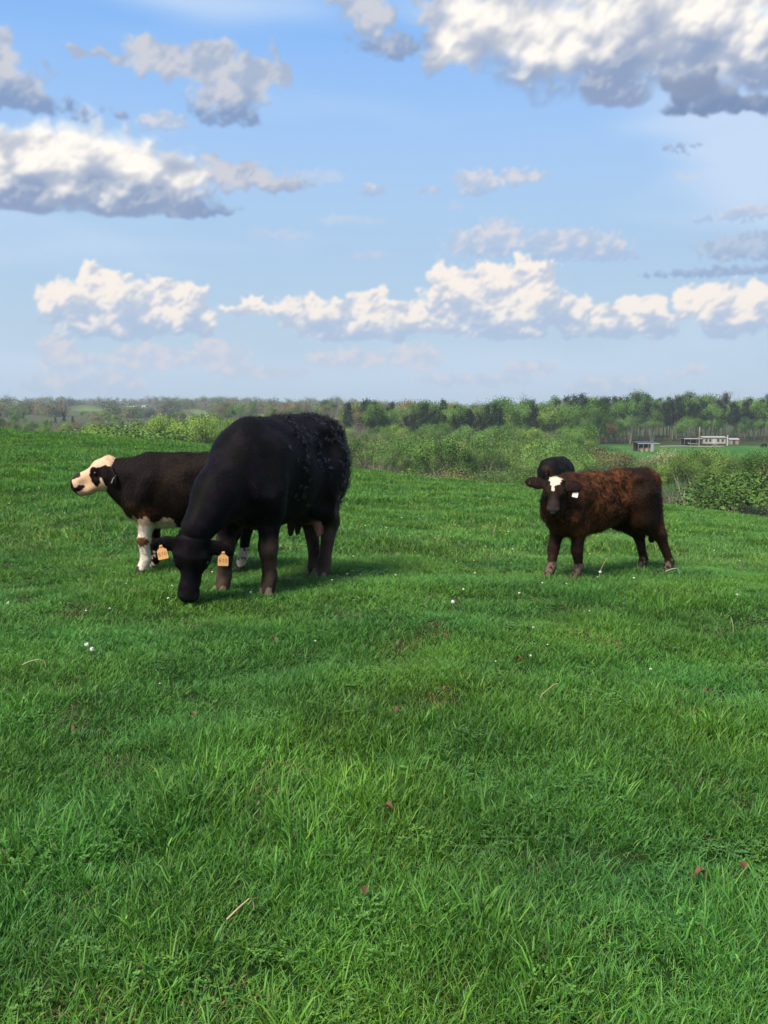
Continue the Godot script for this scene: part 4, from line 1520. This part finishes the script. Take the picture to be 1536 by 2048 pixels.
func wood_zone(rng: RandomNumberGenerator, b0: float, b1: float, near: float, far: float, count: int, low: float, high: float, mix: Array, place: String) -> void:
	for k in count:
		var b := lerpf(b0, b1, (k + rng.randf()) / count)
		var d := lerpf(near, far, rng.randf())
		var p := spot(b, d)
		var pick := rng.randf()
		var kind := ""
		for q in mix:
			pick -= q[1]
			if pick <= 0.0:
				kind = q[0]
				break
		if kind == "":
			kind = mix[0][0]
		var step := lerpf(low, high, rng.randf())
		var tall := reach_to(p, d, step)
		var say: Array = {
			"green_oak": ["oak_tree", "fresh green broadleaf tree", "tree"], "yellow_oak": ["young_leafed_tree", "yellow green young tree", "tree"], "bare_tree": ["bare_tree", "bare grey twigged tree", "tree"],
			"tan_tree": ["budding_tree", "tan budding tree", "tree"], "redbud": ["redbud_tree", "reddish blossoming tree", "tree"], "pine": ["pine_tree", "dark pine", "tree"],
			"thicket": ["sapling_thicket", "pale stemmed green sapling clump", "tree"], "tan_bush": ["budding_bush", "tan rounded bush", "bush"], "green_bush": ["green_bush", "leafy green bush", "bush"], "cream_bush": ["flowering_bush", "cream flowering bush", "bush"],
		}[kind]
		if kind.ends_with("bush"):
			tall = minf(tall, 5.5)
		tree(kind, rng.randi() % 3, say[0], p - Vector3(0, 0.1, 0), tall * rng.randf_range(0.92, 1.05), rng.randf() * TAU, "%s %s, %s" % [say[1], place, ["far left", "left side", "middle", "right side", "far right"][mini(4, int(5.0 * (b - b0) / (b1 - b0)))]], say[2], "%ss %s" % [say[0].replace("_", " "), place], lerpf(0.62, 0.95, rng.randf()) if not kind.ends_with("bush") else 1.1)


func build_woods() -> void:
	var rng := make_rng(808)
	# steps below are distances from eye level: 0 is level, minus is higher
	wood_zone(rng, 1130, 1640, 392, 402, 44, -44.0, -60.0, [["pine", 0.5], ["green_oak", 0.36], ["yellow_oak", 0.06], ["redbud", 0.08]], "at the front of the wood behind the cream house")
	wood_zone(rng, 1120, 1640, 410, 450, 64, -50.0, -70.0, [["pine", 0.44], ["green_oak", 0.32], ["bare_tree", 0.16], ["yellow_oak", 0.08]], "deep in the wood behind the cream house")
	wood_zone(rng, 1130, 1262, 372, 388, 20, 0.0, -26.0, [["green_oak", 0.55], ["yellow_oak", 0.25], ["thicket", 0.12], ["redbud", 0.08]], "at the wood edge left of the barn")
	wood_zone(rng, 1300, 1640, 380, 390, 9, -6.0, -20.0, [["green_oak", 0.8], ["thicket", 0.2]], "among the trunks behind the cream house")
	wood_zone(rng, 690, 1200, 300, 350, 84, -34.0, -53.0, [["green_oak", 0.36], ["pine", 0.26], ["bare_tree", 0.12], ["yellow_oak", 0.16], ["tan_tree", 0.10]], "in the far side of the middle wood")
	wood_zone(rng, 810, 1010, 270, 290, 24, -18.0, -42.0, [["pine", 0.85], ["green_oak", 0.15]], "in the dark group in the middle wood")
	wood_zone(rng, 690, 1170, 200, 260, 52, 10.0, -8.0, [["green_oak", 0.34], ["yellow_oak", 0.28], ["thicket", 0.26], ["bare_tree", 0.12]], "halfway down the valley wood")
	wood_zone(rng, 500, 680, 120, 170, 18, 10.0, 36.0, [["thicket", 0.5], ["yellow_oak", 0.3], ["green_oak", 0.2]], "in the valley behind the big cow")
	wood_zone(rng, 680, 1165, 118, 165, 56, 16.0, 44.0, [["thicket", 0.62], ["yellow_oak", 0.12], ["green_oak", 0.20], ["bare_tree", 0.06]], "at the near edge of the valley wood")
	wood_zone(rng, 690, 1180, 88, 108, 12, 78.0, 100.0, [["green_bush", 0.6], ["thicket", 0.25], ["tan_bush", 0.15]], "just below the hill crest")
	wood_zone(rng, -420, 560, 300, 390, 70, -2.0, -17.0, [["yellow_oak", 0.30], ["tan_tree", 0.28], ["green_oak", 0.22], ["tan_bush", 0.10], ["bare_tree", 0.10]], "in the scrub left of the big cow")
	wood_zone(rng, -380, 560, 170, 240, 64, -2.0, 14.0, [["yellow_oak", 0.38], ["tan_bush", 0.14], ["tan_tree", 0.18], ["green_bush", 0.16], ["thicket", 0.14]], "in the yellow green scrub beyond the left crest")
	wood_zone(rng, 300, 490, 150, 190, 14, -8.0, -24.0, [["yellow_oak", 0.8], ["thicket", 0.2]], "in the bright clump beside the big cow's shoulder")
	wood_zone(rng, -200, 760, 430, 640, 96, -14.0, -32.0, [["tan_tree", 0.28], ["green_oak", 0.26], ["bare_tree", 0.22], ["yellow_oak", 0.14], ["pine", 0.10]], "on the distant slope to the left")
	wood_zone(rng, 440, 800, 480, 600, 46, -36.0, -50.0, [["tan_tree", 0.38], ["bare_tree", 0.20], ["yellow_oak", 0.22], ["green_oak", 0.2]], "on the hilltop above the big cow's back")
	# the ones that stand out
	var p := spot(1205, 165)
	tree("tan_bush", 0, "budding_bush", p, reach_to(p, 165, 44), 0.4, "large round tan and green bush on the valley field behind the brown calf", "bush", "", 1.35)
	p = spot(1330, 170)
	tree("cream_bush", 0, "flowering_bush", p, reach_to(p, 170, 47), 1.1, "round cream flowering bush below the cream house", "bush", "", 1.0)
	p = spot(1302, 168)
	tree("cream_bush", 1, "flowering_bush", p, reach_to(p, 168, 62), 2.1, "smaller cream bush between the tan bush and the larger cream bush", "bush", "", 1.0)
	var k := 0
	for q in [[1352.0, 108.0, 62.0], [1384.0, 104.0, 44.0], [1412.0, 108.0, 40.0], [1440.0, 112.0, 52.0], [1462.0, 106.0, 84.0]]:
		p = spot(q[0], q[1])
		tree("sapling", k % 3, "sapling_thicket", p, reach_to(p, q[1], q[2]), k * 1.3, "light green sapling clump right of the brown calf, %s" % ["nearest the calf", "second from the calf", "tallest in the middle", "fourth from the calf", "fifth and lowest"][k], "tree", "sapling clumps right of the brown calf", 0.85)
		k += 1
	p = spot(1538, 96)
	tree("full_tree", 0, "green_tree", p, reach_to(p, 96, 46), 0.7, "full dark green bushy tree at the right edge", "tree", "", 0.8)
	p = spot(1592, 92)
	tree("full_tree", 1, "green_tree", p, reach_to(p, 92, 20), 2.7, "taller green bushy tree cut by the right edge", "tree", "", 0.8)
	p = spot(1492, 120)
	tree("tan_bush", 1, "budding_bush", p, reach_to(p, 120, 66), 0.2, "tan bush left of the dark green bushy tree at the right edge", "bush", "", 1.2)
	p = spot(1560, 84)
	tree("green_bush", 1, "green_bush", p, reach_to(p, 84, 84), 0.2, "low leafy bush in front of the green bushy tree at the right edge", "bush", "", 1.5)
	p = spot(265, 118)
	tree("green_bush", 0, "green_bush", p, reach_to(p, 118, -2), 0.9, "dark green broad bush just beyond the crest above the white faced calf", "bush", "", 1.5)
	p = spot(232, 120)
	tree("green_bush", 1, "green_bush", p, reach_to(p, 120, 6), 1.9, "lower dark green bush left of the broad bush above the white faced calf", "bush", "", 1.4)
	p = spot(1020, 396)
	tree("bare_tree", 0, "bare_tree", p, reach_to(p, 396, -64), 0.9, "tall bare tree rising over the middle wood", "tree", "", 1.2)
	p = spot(1445, 425)
	tree("bare_tree", 1, "bare_tree", p, reach_to(p, 425, -72), 0.4, "tallest bare tree above the wood behind the cream house", "tree", "", 0.9)
	# far ridges: woods that read as one mass
	var crown := shape()
	var r2 := make_rng(99)
	for c in 9:
		leaves(crown, r2, Vector3(r2.randfn() * 1.6, 4.0 + r2.randfn() * 1.8, r2.randfn() * 1.6), 3.4, 90, 0.62, [Color(0.95, 0.95, 0.95), Color(0.9, 0.9, 0.9)], Vector3(0, 2, 0))
	tube(crown, Vector3(0, -1, 0), Vector3(0, 4, 0), 0.3, 0.15, 5, Color(0.9, 0.8, 0.7))
	var mm := MultiMesh.new()
	mm.transform_format = MultiMesh.TRANSFORM_3D
	mm.use_colors = true
	mm.mesh = finish(crown)
	var spots := []
	while spots.size() < 5200:
		var d := 650.0 * pow(4.4, rng.randf())
		var b := rng.randf_range(-250, 1800)
		var q := spot(b, d)
		var open := land_color(q.x, q.z, q.length(), bearing(q.x, q.z))
		if open.g > 0.15:
			continue
		var hides := false
		for meadow in [[40.0, 1480.0, 80.0], [175.0, 1050.0, 46.0], [275.0, 1250.0, 50.0], [390.0, 950.0, 34.0]]:
			if absf(b - meadow[0]) < meadow[2] and d < meadow[1] and d > meadow[1] - 520.0:
				hides = true
		if hides:
			continue
		if b < 700 and d < 1700 and wide_noise.get_noise_2d(q.x * 0.05, q.z * 0.05) < -0.28:
			continue
		spots.append(q)
	mm.instance_count = spots.size()
	var tints := [Color(0.11, 0.14, 0.055), Color(0.20, 0.165, 0.10), Color(0.165, 0.215, 0.07), Color(0.07, 0.09, 0.052), Color(0.22, 0.175, 0.105), Color(0.13, 0.18, 0.062)]
	for i in spots.size():
		var s := rng.randf_range(0.75, 1.45)
		mm.set_instance_transform(i, Transform3D(Basis(Vector3.UP, rng.randf() * TAU).scaled(Vector3(s, s * rng.randf_range(0.8, 1.3), s)), spots[i]))
		mm.set_instance_color(i, tints[rng.randi() % tints.size()] * rng.randf_range(0.8, 1.2))
	var mi := MultiMeshInstance3D.new()
	mi.name = "distant_woods"
	mi.multimesh = mm
	mi.material_override = painted("far_leaf", 0.8, 0.2)
	tag(mi, "hazy spring woods covering the far ridges", "woods", "", "stuff")
	add_child(mi)


# ------------------------------------------------------------------ the homestead across the valley
func boxed(lo: Vector3, hi: Vector3) -> ArrayMesh:
	var st := shape()
	block(st, lo, hi)
	return finish(st)


func gable(width: float, depth: float, eave: float, ridge: float, over: float) -> ArrayMesh:
	# ridge along x; front is +z
	var st := shape()
	var x := width * 0.5 + over
	var z := depth * 0.5 + over
	var t := 0.12
	for s: float in [1.0, -1.0]:
		var n := Vector3(0, z, (ridge - eave) * s).normalized()
		face(st, Vector3(-x, eave, z * s), Vector3(x, eave, z * s), Vector3(x, ridge, 0), Vector3(-x, ridge, 0), n)
		face(st, Vector3(-x, eave - t, z * s), Vector3(x, eave - t, z * s), Vector3(x, ridge - t, 0), Vector3(-x, ridge - t, 0), -n)
		face(st, Vector3(-x, eave - t, z * s), Vector3(x, eave - t, z * s), Vector3(x, eave, z * s), Vector3(-x, eave, z * s), Vector3(0, 0, s))
		face(st, Vector3(x * s, eave - t, z), Vector3(x * s, ridge - t, 0), Vector3(x * s, ridge, 0), Vector3(x * s, eave, z), Vector3(s, 0, 0))
		face(st, Vector3(x * s, eave - t, -z), Vector3(x * s, ridge - t, 0), Vector3(x * s, ridge, 0), Vector3(x * s, eave, -z), Vector3(s, 0, 0))
	return finish(st)


func pole_mesh(r0: float, r1: float, tall: float) -> ArrayMesh:
	var st := shape()
	tube(st, Vector3(0, -0.3, 0), Vector3(0, tall, 0), r0, r1, 7)
	face(st, Vector3(-r1, tall, -r1) * 0.9, Vector3(r1, tall, -r1) * 0.9, Vector3(r1, tall, r1) * 0.9, Vector3(-r1, tall, r1) * 0.9, Vector3.UP)
	return finish(st)


func window(parent: Node3D, at: Vector3, w: float, h: float) -> void:
	var f := part("window", boxed(at + Vector3(-w / 2 - 0.08, -0.08, -0.02), at + Vector3(w / 2 + 0.08, h + 0.08, 0.05)), surface("window_trim", lin(0.45, 0.43, 0.38), 0.6, 0.3), parent)
	for s: float in [-0.25, 0.25]:
		part("pane", boxed(at + Vector3(w * s - w * 0.23, 0.0, 0.0), at + Vector3(w * s + w * 0.23, h, 0.065)), surface("window_pane", lin(0.03, 0.035, 0.04), 0.12, 0.6), f)


func build_homestead() -> void:
	var cream := surface("cream_siding", lin(0.44, 0.41, 0.33), 0.75, 0.2)
	var roof := surface("pale_roof", lin(0.34, 0.33, 0.31), 0.7, 0.3)
	var timber := surface("grey_timber", lin(0.21, 0.18, 0.15), 0.85, 0.2)
	var dark := surface("dark_skirting", lin(0.07, 0.065, 0.06), 0.9, 0.1)
	var steel := surface("blue_grey_roof", lin(0.16, 0.19, 0.24), 0.6, 0.4)
	var white := surface("white_paint", lin(0.50, 0.49, 0.46), 0.6, 0.3)
	# the house and its porch
	var p := spot(1422, 357)
	var house := thing("cream_house", p, 0.03)
	tag(house, "low cream house with dark windows before the tall wood", "house")
	part("skirting", boxed(Vector3(-4.0, -0.4, -2.4), Vector3(4.0, 0.55, 2.4)), dark, house)
	var wall := part("wall", boxed(Vector3(-4.1, 0.55, -2.5), Vector3(4.1, 2.75, 2.5)), cream, house)
	part("roof", gable(8.2, 5.0, 2.78, 3.25, 0.3), roof, house)
	for x: float in [-2.9, -1.5, 1.4, 3.0]:
		window(house, Vector3(x, 1.25, 2.5), 0.85, 0.95)
	var door := part("door", boxed(Vector3(-0.5, 0.56, 2.48), Vector3(0.45, 2.45, 2.54)), white, house)
	part("handle", sphere_mesh(0.05, 8), dark, door, Transform3D(Basis(), Vector3(0.32, 1.5, 2.58)))
	part("step", boxed(Vector3(-0.8, -0.3, 2.5), Vector3(0.75, 0.5, 3.3)), timber, house)
	var porch := thing("open_carport", spot(1382, 357), 0.03)
	tag(porch, "open carport with a flat blue grey metal roof left of the cream house", "carport")
	part("roof", boxed(Vector3(-3.6, 2.35, -2.4), Vector3(3.1, 2.52, 2.6)), steel, porch)
	part("fascia", boxed(Vector3(-3.65, 2.25, 2.6), Vector3(3.1, 2.56, 2.66)), white, porch)
	for x: float in [-3.4, -1.2, 1.0, 2.9]:
		for z: float in [-2.2, 2.3]:
			part("post", boxed(Vector3(x - 0.07, -0.3, z - 0.07), Vector3(x + 0.07, 2.35, z + 0.07)), timber, porch)
	part("back_wall", boxed(Vector3(-3.4, -0.3, -2.34), Vector3(3.0, 2.35, -2.28)), dark, porch)
	var trailer := thing("farm_trailer", spot(1384, 355.5), 0.06)
	tag(trailer, "pale flat farm trailer parked under the carport", "trailer")
	part("bed", boxed(Vector3(-1.7, 0.55, -0.8), Vector3(1.7, 0.72, 0.8)), surface("pale_metal", lin(0.45, 0.46, 0.46), 0.5, 0.5), trailer)
	part("headboard", boxed(Vector3(-1.75, 0.72, -0.8), Vector3(-1.68, 1.25, 0.8)), surface("pale_metal", lin(0.45, 0.46, 0.46), 0.5, 0.5), trailer)
	part("drawbar", boxed(Vector3(1.7, 0.5, -0.06), Vector3(2.6, 0.6, 0.06)), dark, trailer)
	for x: float in [-0.6, 0.4]:
		var wheel := CylinderMesh.new()
		wheel.top_radius = 0.32
		wheel.bottom_radius = 0.32
		wheel.height = 0.2
		part("wheel", wheel, dark, trailer, Transform3D(Basis(Vector3.RIGHT, PI / 2), Vector3(x, 0.32, 0.85)))
	# tall dead trunk and a white post
	var snag := thing("dead_tree", spot(1397, 352))
	tag(snag, "tall brown and white dead trunk standing before the carport", "dead tree")
	part("trunk", pole_mesh(0.30, 0.16, 5.6), surface("dead_wood", lin(0.30, 0.22, 0.16), 0.9, 0.2), snag)
	part("stripped_top", pole_mesh(0.17, 0.10, 1.2), surface("bleached_wood", lin(0.60, 0.56, 0.48), 0.8, 0.2), snag, Transform3D(Basis(Vector3.BACK, -0.06), Vector3(0, 5.5, 0)))
	part("branch", pole_mesh(0.07, 0.03, 1.5), surface("dead_wood", lin(0.30, 0.22, 0.16), 0.9, 0.2), snag, Transform3D(Basis(Vector3.BACK, -1.1), Vector3(0, 4.9, 0)))
	var post := thing("white_post", spot(1453, 352))
	tag(post, "thick white post right of the cream house", "post")
	part("shaft", boxed(Vector3(-0.2, -0.4, -0.2), Vector3(0.2, 3.5, 0.2)), white, post)
	part("cap", boxed(Vector3(-0.26, 3.5, -0.26), Vector3(0.26, 3.64, 0.26)), white, post)
	var shed := thing("small_shed", spot(1465, 362), -0.1)
	tag(shed, "small grey brown shed with a pale roof right of the white post", "shed")
	part("wall", boxed(Vector3(-1.6, -0.4, -1.2), Vector3(1.6, 1.75, 1.2)), surface("weathered_boards", lin(0.28, 0.245, 0.21), 0.85, 0.2), shed)
	part("roof", gable(3.2, 2.4, 1.78, 2.3, 0.2), roof, shed)
	part("door", boxed(Vector3(-0.5, -0.2, 1.2), Vector3(0.4, 1.55, 1.25)), dark, shed)
	# the pole barn lower on the slope
	var barn := thing("pole_barn", spot(1290, 305), 0.10)
	tag(barn, "open pole barn with a dark sloped roof at the edge of the wood", "barn")
	var st := shape()
	face(st, Vector3(-3.3, 3.05, -2.6), Vector3(3.3, 3.05, -2.6), Vector3(3.4, 2.45, 2.7), Vector3(-3.4, 2.45, 2.7), Vector3(0, 1, 0.11).normalized())
	face(st, Vector3(-3.3, 2.95, -2.6), Vector3(3.3, 2.95, -2.6), Vector3(3.4, 2.35, 2.7), Vector3(-3.4, 2.35, 2.7), Vector3(0, -1, -0.11).normalized())
	part("roof", finish(st), surface("dark_metal_roof", lin(0.07, 0.08, 0.10), 0.85, 0.15), barn)
	part("fascia", boxed(Vector3(-3.42, 2.32, 2.70), Vector3(3.42, 2.50, 2.76)), surface("pale_metal", lin(0.45, 0.46, 0.46), 0.5, 0.5), barn)
	for x: float in [-3.2, -1.6, 0.0, 1.6, 3.2]:
		part("post", boxed(Vector3(x - 0.09, -0.4, 2.45), Vector3(x + 0.09, 2.4, 2.63)), timber, barn)
		part("post", boxed(Vector3(x - 0.09, -0.4, -2.5), Vector3(x + 0.09, 2.95, -2.32)), timber, barn)
	part("rear_wall", boxed(Vector3(-3.2, -0.4, -2.58), Vector3(3.2, 2.9, -2.51)), surface("weathered_dark", lin(0.075, 0.065, 0.06), 0.9, 0.1), barn)
	for k in 3:
		var bale := CylinderMesh.new()
		bale.top_radius = 0.62
		bale.bottom_radius = 0.62
		bale.height = 1.2
		var hay := MeshInstance3D.new()
		hay.name = numbered("hay_bale")
		hay.mesh = bale
		hay.material_override = surface("hay", lin(0.40, 0.34, 0.21), 0.95, 0.1)
		var q := spot(1282 + k * 9.0, 303.6)
		hay.transform = Transform3D(Basis(Vector3.RIGHT, PI / 2), q + Vector3(0, 0.55, 0))
		tag(hay, ["left round hay bale under the pole barn roof", "middle round hay bale under the pole barn roof", "right round hay bale under the pole barn roof"][k], "hay bale", "hay bales in the pole barn")
		add_child(hay, true)
	var block_tank := thing("water_tank", spot(1304, 302))
	tag(block_tank, "pale round water tank at the right end of the pole barn", "tank")
	var drum := CylinderMesh.new()
	drum.top_radius = 0.6
	drum.bottom_radius = 0.65
	drum.height = 2.3
	part("drum", drum, surface("tank", lin(0.30, 0.30, 0.29), 0.7, 0.2), block_tank, Transform3D(Basis(), Vector3(0, 1.1, 0)))
	part("lid", sphere_mesh(0.3, 10), dark, block_tank, Transform3D(Basis().scaled(Vector3(1, 0.5, 1)), Vector3(0, 2.25, 0)))
	# a gravel drive runs along the front
	st = shape()
	for k in 24:
		var corners := []
		for e in [[k, 0.0], [k + 1, 0.0], [k + 1, 1.0], [k, 1.0]]:
			var b := lerpf(1318, 1446, float(e[0]) / 24.0)
			var d := lerpf(345.0, 349.0, e[1]) + 3.0 * sin(float(e[0]) * 0.25)
			corners.append(spot(b, d) + Vector3(0, 0.12, 0))
		face(st, corners[0], corners[1], corners[2], corners[3], Vector3.UP)
	var drive := part("gravel_drive", finish(st), surface("gravel", lin(0.36, 0.335, 0.29), 0.95, 0.1), self)
	tag(drive, "pale gravel drive in front of the carport", "drive", "", "structure")
	# white farm buildings on the far slopes
	var k2 := 0
	for q in [[265.0, 1235.0, 14.0, 3.6, "long white barn on the far left slope"], [291.0, 1215.0, 4.5, 3.2, "small white shed right of the long far barn"], [20.0, 1430.0, 7.0, 4.5, "white farmhouse on the far meadow at the left edge"], [37.0, 1440.0, 5.5, 4.0, "smaller white house right of the far farmhouse"], [62.0, 1180.0, 6.0, 3.5, "pale barn low on the far slope at the left"]]:
		var b := thing("far_barn", spot(q[0], q[1]), 0.15 * k2 - 0.2)
		tag(b, q[4], "barn", "farm buildings on the far slopes")
		var w: float = q[2]
		var h: float = q[3]
		part("wall", boxed(Vector3(-w / 2, -1.0, -3.0), Vector3(w / 2, h, 3.0)), white, b)
		part("roof", gable(w, 6.0, h + 0.02, h + 1.5, 0.4), roof, b)
		part("door", boxed(Vector3(-0.9, -0.5, 3.0), Vector3(0.9, 2.2, 3.06)), dark, b)
		k2 += 1


# ------------------------------------------------------------------ small things in the grass
func stalk(points: Array, r: float, color: Color) -> ArrayMesh:
	var st := shape()
	for k in points.size() - 1:
		tube(st, points[k], points[k + 1], r * (1.0 - 0.5 * k / points.size()), r * (1.0 - 0.5 * (k + 1) / points.size()), 5, color)
	return finish(st)


func dead_leaf(seed_value: int) -> ArrayMesh:
	var rng := make_rng(seed_value)
	var st := shape()
	var color := Color(0.155, 0.085, 0.05) * rng.randf_range(0.75, 1.2)
	var long := rng.randf_range(0.03, 0.046)
	var curl := rng.randf_range(0.6, 1.3)
	var wide := rng.randf_range(0.30, 0.42)
	var rows := []
	for j in 7:
		var t := j / 6.0
		var w := long * wide * sin(PI * pow(t, 0.8)) + 0.001
		var y := 0.02 * sin(t * PI) * curl
		var row := []
		for s: float in [-1.0, -0.5, 0.0, 0.5, 1.0]:
			row.append(Vector3(s * w, y + absf(s) * absf(s) * w * 0.8 * curl + rng.randf_range(-0.001, 0.001), (t - 0.5) * long))
		rows.append(row)
	for j in 6:
		for i in 4:
			var n: Vector3 = (rows[j + 1][i] - rows[j][i]).cross(rows[j][i + 1] - rows[j][i]).normalized()
			if n.y < 0:
				n = -n
			face(st, rows[j][i], rows[j][i + 1], rows[j + 1][i + 1], rows[j + 1][i], n, color * (0.8 if i in [1, 2] else 1.05))
	tube(st, rows[0][2], rows[0][2] + Vector3(0.003, 0.004, -0.02), 0.0012, 0.0008, 4, color * 0.7)
	return finish(st)


func seed_head(seed_value: int) -> ArrayMesh:
	# a dandelion clock: a core with fine rays that end in tufts
	var rng := make_rng(seed_value)
	var st := shape()
	for k in 90:
		var d := Vector3(rng.randfn(), rng.randfn(), rng.randfn()).normalized()
		tube(st, d * 0.004, d * 0.016, 0.0005, 0.0004, 3, Color(0.7, 0.68, 0.62))
		var s := d.cross(Vector3(0.3, 0.5, 0.8)).normalized() * 0.0045
		var u := d.cross(s)
		face(st, d * 0.017 + s, d * 0.017 + u, d * 0.017 - s, d * 0.017 - u, d, Color(0.82, 0.80, 0.76))
	return finish(st)


func build_small_things() -> void:
	var m := painted("dry_plant", 0.8, 0.2)
	var k := 0
	for q in [[-1.66, -5.41, 0.10, "white dandelion clock at the left in front of the cows"], [-1.62, -5.36, 0.085, "smaller dandelion clock beside the left one"], [0.45, -6.39, 0.10, "white dandelion clock in the middle of the pasture"], [1.83, -8.24, 0.07, "dandelion clock in front of the brown calf"]]:
		var o := thing("dandelion", on_ground(q[0], q[1]), k * 1.1)
		tag(o, q[3], "dandelion", "dandelion clocks in the grass")
		part("stem", stalk([Vector3(0, -0.02, 0), Vector3(0.006, q[2] * 0.5, 0), Vector3(0.0, q[2], 0.004)], 0.0018, Color(0.17, 0.22, 0.07)), m, o)
		part("seed_head", seed_head(40 + k), painted("seed_fluff", 0.9, 0.1), o, Transform3D(Basis().scaled(Vector3.ONE * 0.72), Vector3(0, q[2] + 0.012, 0.004)))
		k += 1
	k = 0
	var straw := Color(0.40, 0.34, 0.20)
	for q in [[-3.28, -11.10, 0.20, 0.1, "pale dry stalk left below the white faced calf's head"], [-3.15, -10.96, 0.17, -0.2, "second dry stalk beside the pale one below the calf's head"], [-2.92, -10.87, 0.15, 0.5, "slanted dry stalk before the white faced calf's chest"], [2.22, -6.15, 0.15, -0.15, "thin upright straw stem near the right edge"],
			[1.29, -11.59, 0.20, 0.15, "dry weed stalk between the big cow and the brown calf"], [1.83, -8.34, 0.21, 0.35, "leaning straw stem under the brown calf's belly"], [0.75, -4.76, 0.11, 0.8, "flat leaning straw in the middle of the pasture"], [1.18, -11.2, 0.16, -0.3, "short dry stalk left of the one between cow and calf"], [-2.3, -9.6, 0.16, 0.3, "dry stalk behind the white faced calf's front leg"], [2.9, -9.6, 0.2, -0.2, "dry stalk right of the brown calf's hind legs"]]:
		var o := MeshInstance3D.new()
		o.name = numbered("dry_stalk")
		var h: float = q[2]
		var lean: float = q[3]
		o.mesh = stalk([Vector3(0, -0.02, 0), Vector3(lean * h * 0.35, h * 0.5, 0.01), Vector3(lean * h, h * 0.92, 0.0), Vector3(lean * h * 1.2, h * 0.98, 0.01)], 0.003, straw)
		o.material_override = m
		o.position = on_ground(q[0], q[1])
		tag(o, q[4], "stalk", "dry stalks standing in the grass")
		add_child(o, true)
		k += 1
	k = 0
	for q in [[-0.06, -2.91, "curled brown leaf lowest in the middle foreground"], [1.01, -3.04, "red brown leaf in the right foreground"], [1.18, -3.13, "brown leaf farthest right in the foreground"], [1.62, -4.85, "tan leaf at the right in the middle of the pasture"], [-0.65, -5.72, "brown leaf in the grass below the big cow's front leg"],
			[0.07, -4.50, "small brown leaf at the centre of the pasture"], [-0.88, -4.42, "brown leaf left of the pasture's centre"], [-1.38, -4.29, "pale brown leaf at the left of the pasture"], [0.74, -5.27, "brown leaf between the centre and the brown calf"], [0.38, -5.80, "dark leaf below the middle dandelion clock"], [0.02, -3.47, "small tan leaf above the lowest brown leaf"]]:
		var o := MeshInstance3D.new()
		o.name = numbered("dead_leaf")
		o.mesh = dead_leaf(60 + k)
		o.material_override = m
		o.transform = Transform3D(Basis(Vector3.UP, k * 1.7) * Basis(Vector3.RIGHT, 0.35 * sin(k * 2.1)), on_ground(q[0], q[1], 0.052 if k < 3 else 0.062))
		tag(o, q[2], "leaf", "dead leaves lying on the grass")
		add_child(o, true)
		k += 1
	k = 0
	for q in [[-0.42, -2.79, 0.9, "bent pale straw lying in the left foreground"], [2.47, -8.34, 0.0, "white bent twig behind the brown calf's hind feet"], [-2.50, -6.85, 0.3, "dark twig in the grass left of the grazing cow"], [-1.87, -5.16, 0.1, "thin pale straw near the left edge"]]:
		var o := MeshInstance3D.new()
		o.name = numbered("twig")
		var c: Color = [Color(0.46, 0.36, 0.22), Color(0.62, 0.58, 0.48), Color(0.09, 0.06, 0.045), Color(0.45, 0.40, 0.24)][k]
		o.mesh = stalk([Vector3(-0.06, 0.0, 0), Vector3(-0.02, 0.02, 0.006), Vector3(0.03, 0.028, 0), Vector3(0.055, 0.012, -0.01), Vector3(0.06, -0.02, -0.01)], 0.003, c)
		o.material_override = m
		o.transform = Transform3D(Basis(Vector3.UP, q[2]), on_ground(q[0], q[1], 0.055))
		tag(o, q[3], "twig", "twigs and straws lying on the grass")
		add_child(o, true)
		k += 1
	# white clover and a few yellow flowers, too many and too small to count
	var rng := make_rng(5150)
	for kind in 2:
		var st := shape()
		tube(st, Vector3(0, -0.02, 0), Vector3(0.004, 0.075, 0), 0.0014, 0.001, 4, Color(0.10, 0.19, 0.05))
		for j in 24:
			var d := Vector3(rng.randfn(), absf(rng.randfn()) * 0.9 + 0.1, rng.randfn()).normalized()
			var s := d.cross(Vector3(0.2, 0.4, 0.9)).normalized() * 0.004
			var u := d.cross(s)
			face(st, Vector3(0.004, 0.08, 0) + d * 0.010 + s, Vector3(0.004, 0.08, 0) + d * 0.010 + u, Vector3(0.004, 0.08, 0) + d * 0.010 - s, Vector3(0.004, 0.08, 0) + d * 0.010 - u, d, Color(0.78, 0.75, 0.68) if kind == 0 else Color(0.75, 0.62, 0.12))
		var spots := []
		while spots.size() < [200, 80][kind]:
			var d := 4.5 * pow(5.0, pow(rng.randf(), 0.6))
			var x := rng.randf_range(-1, 1) * (d * 0.42 + 0.8)
			if kind == 0 and lumps.get_noise_2d(x * 0.8, -d * 0.8) < 0.05 and rng.randf() < 0.85:
				continue
			if kind == 1 and (absf(x - 1.2) > 1.6 or d < 9.0):
				continue
			spots.append(on_ground(x, -d))
		var mm := MultiMesh.new()
		mm.transform_format = MultiMesh.TRANSFORM_3D
		mm.mesh = finish(st)
		mm.instance_count = spots.size()
		for i in spots.size():
			var s := rng.randf_range(0.45, 0.9)
			mm.set_instance_transform(i, Transform3D(Basis(Vector3.UP, rng.randf() * TAU).scaled(Vector3(s, s, s)), spots[i]))
		var mi := MultiMeshInstance3D.new()
		mi.name = "clover_flowers" if kind == 0 else "yellow_flowers"
		mi.multimesh = mm
		mi.material_override = m
		tag(mi, "tiny white clover flowers scattered through the grass" if kind == 0 else "tiny yellow flowers in the grass between cow and brown calf", "flowers", "", "stuff")
		add_child(mi)
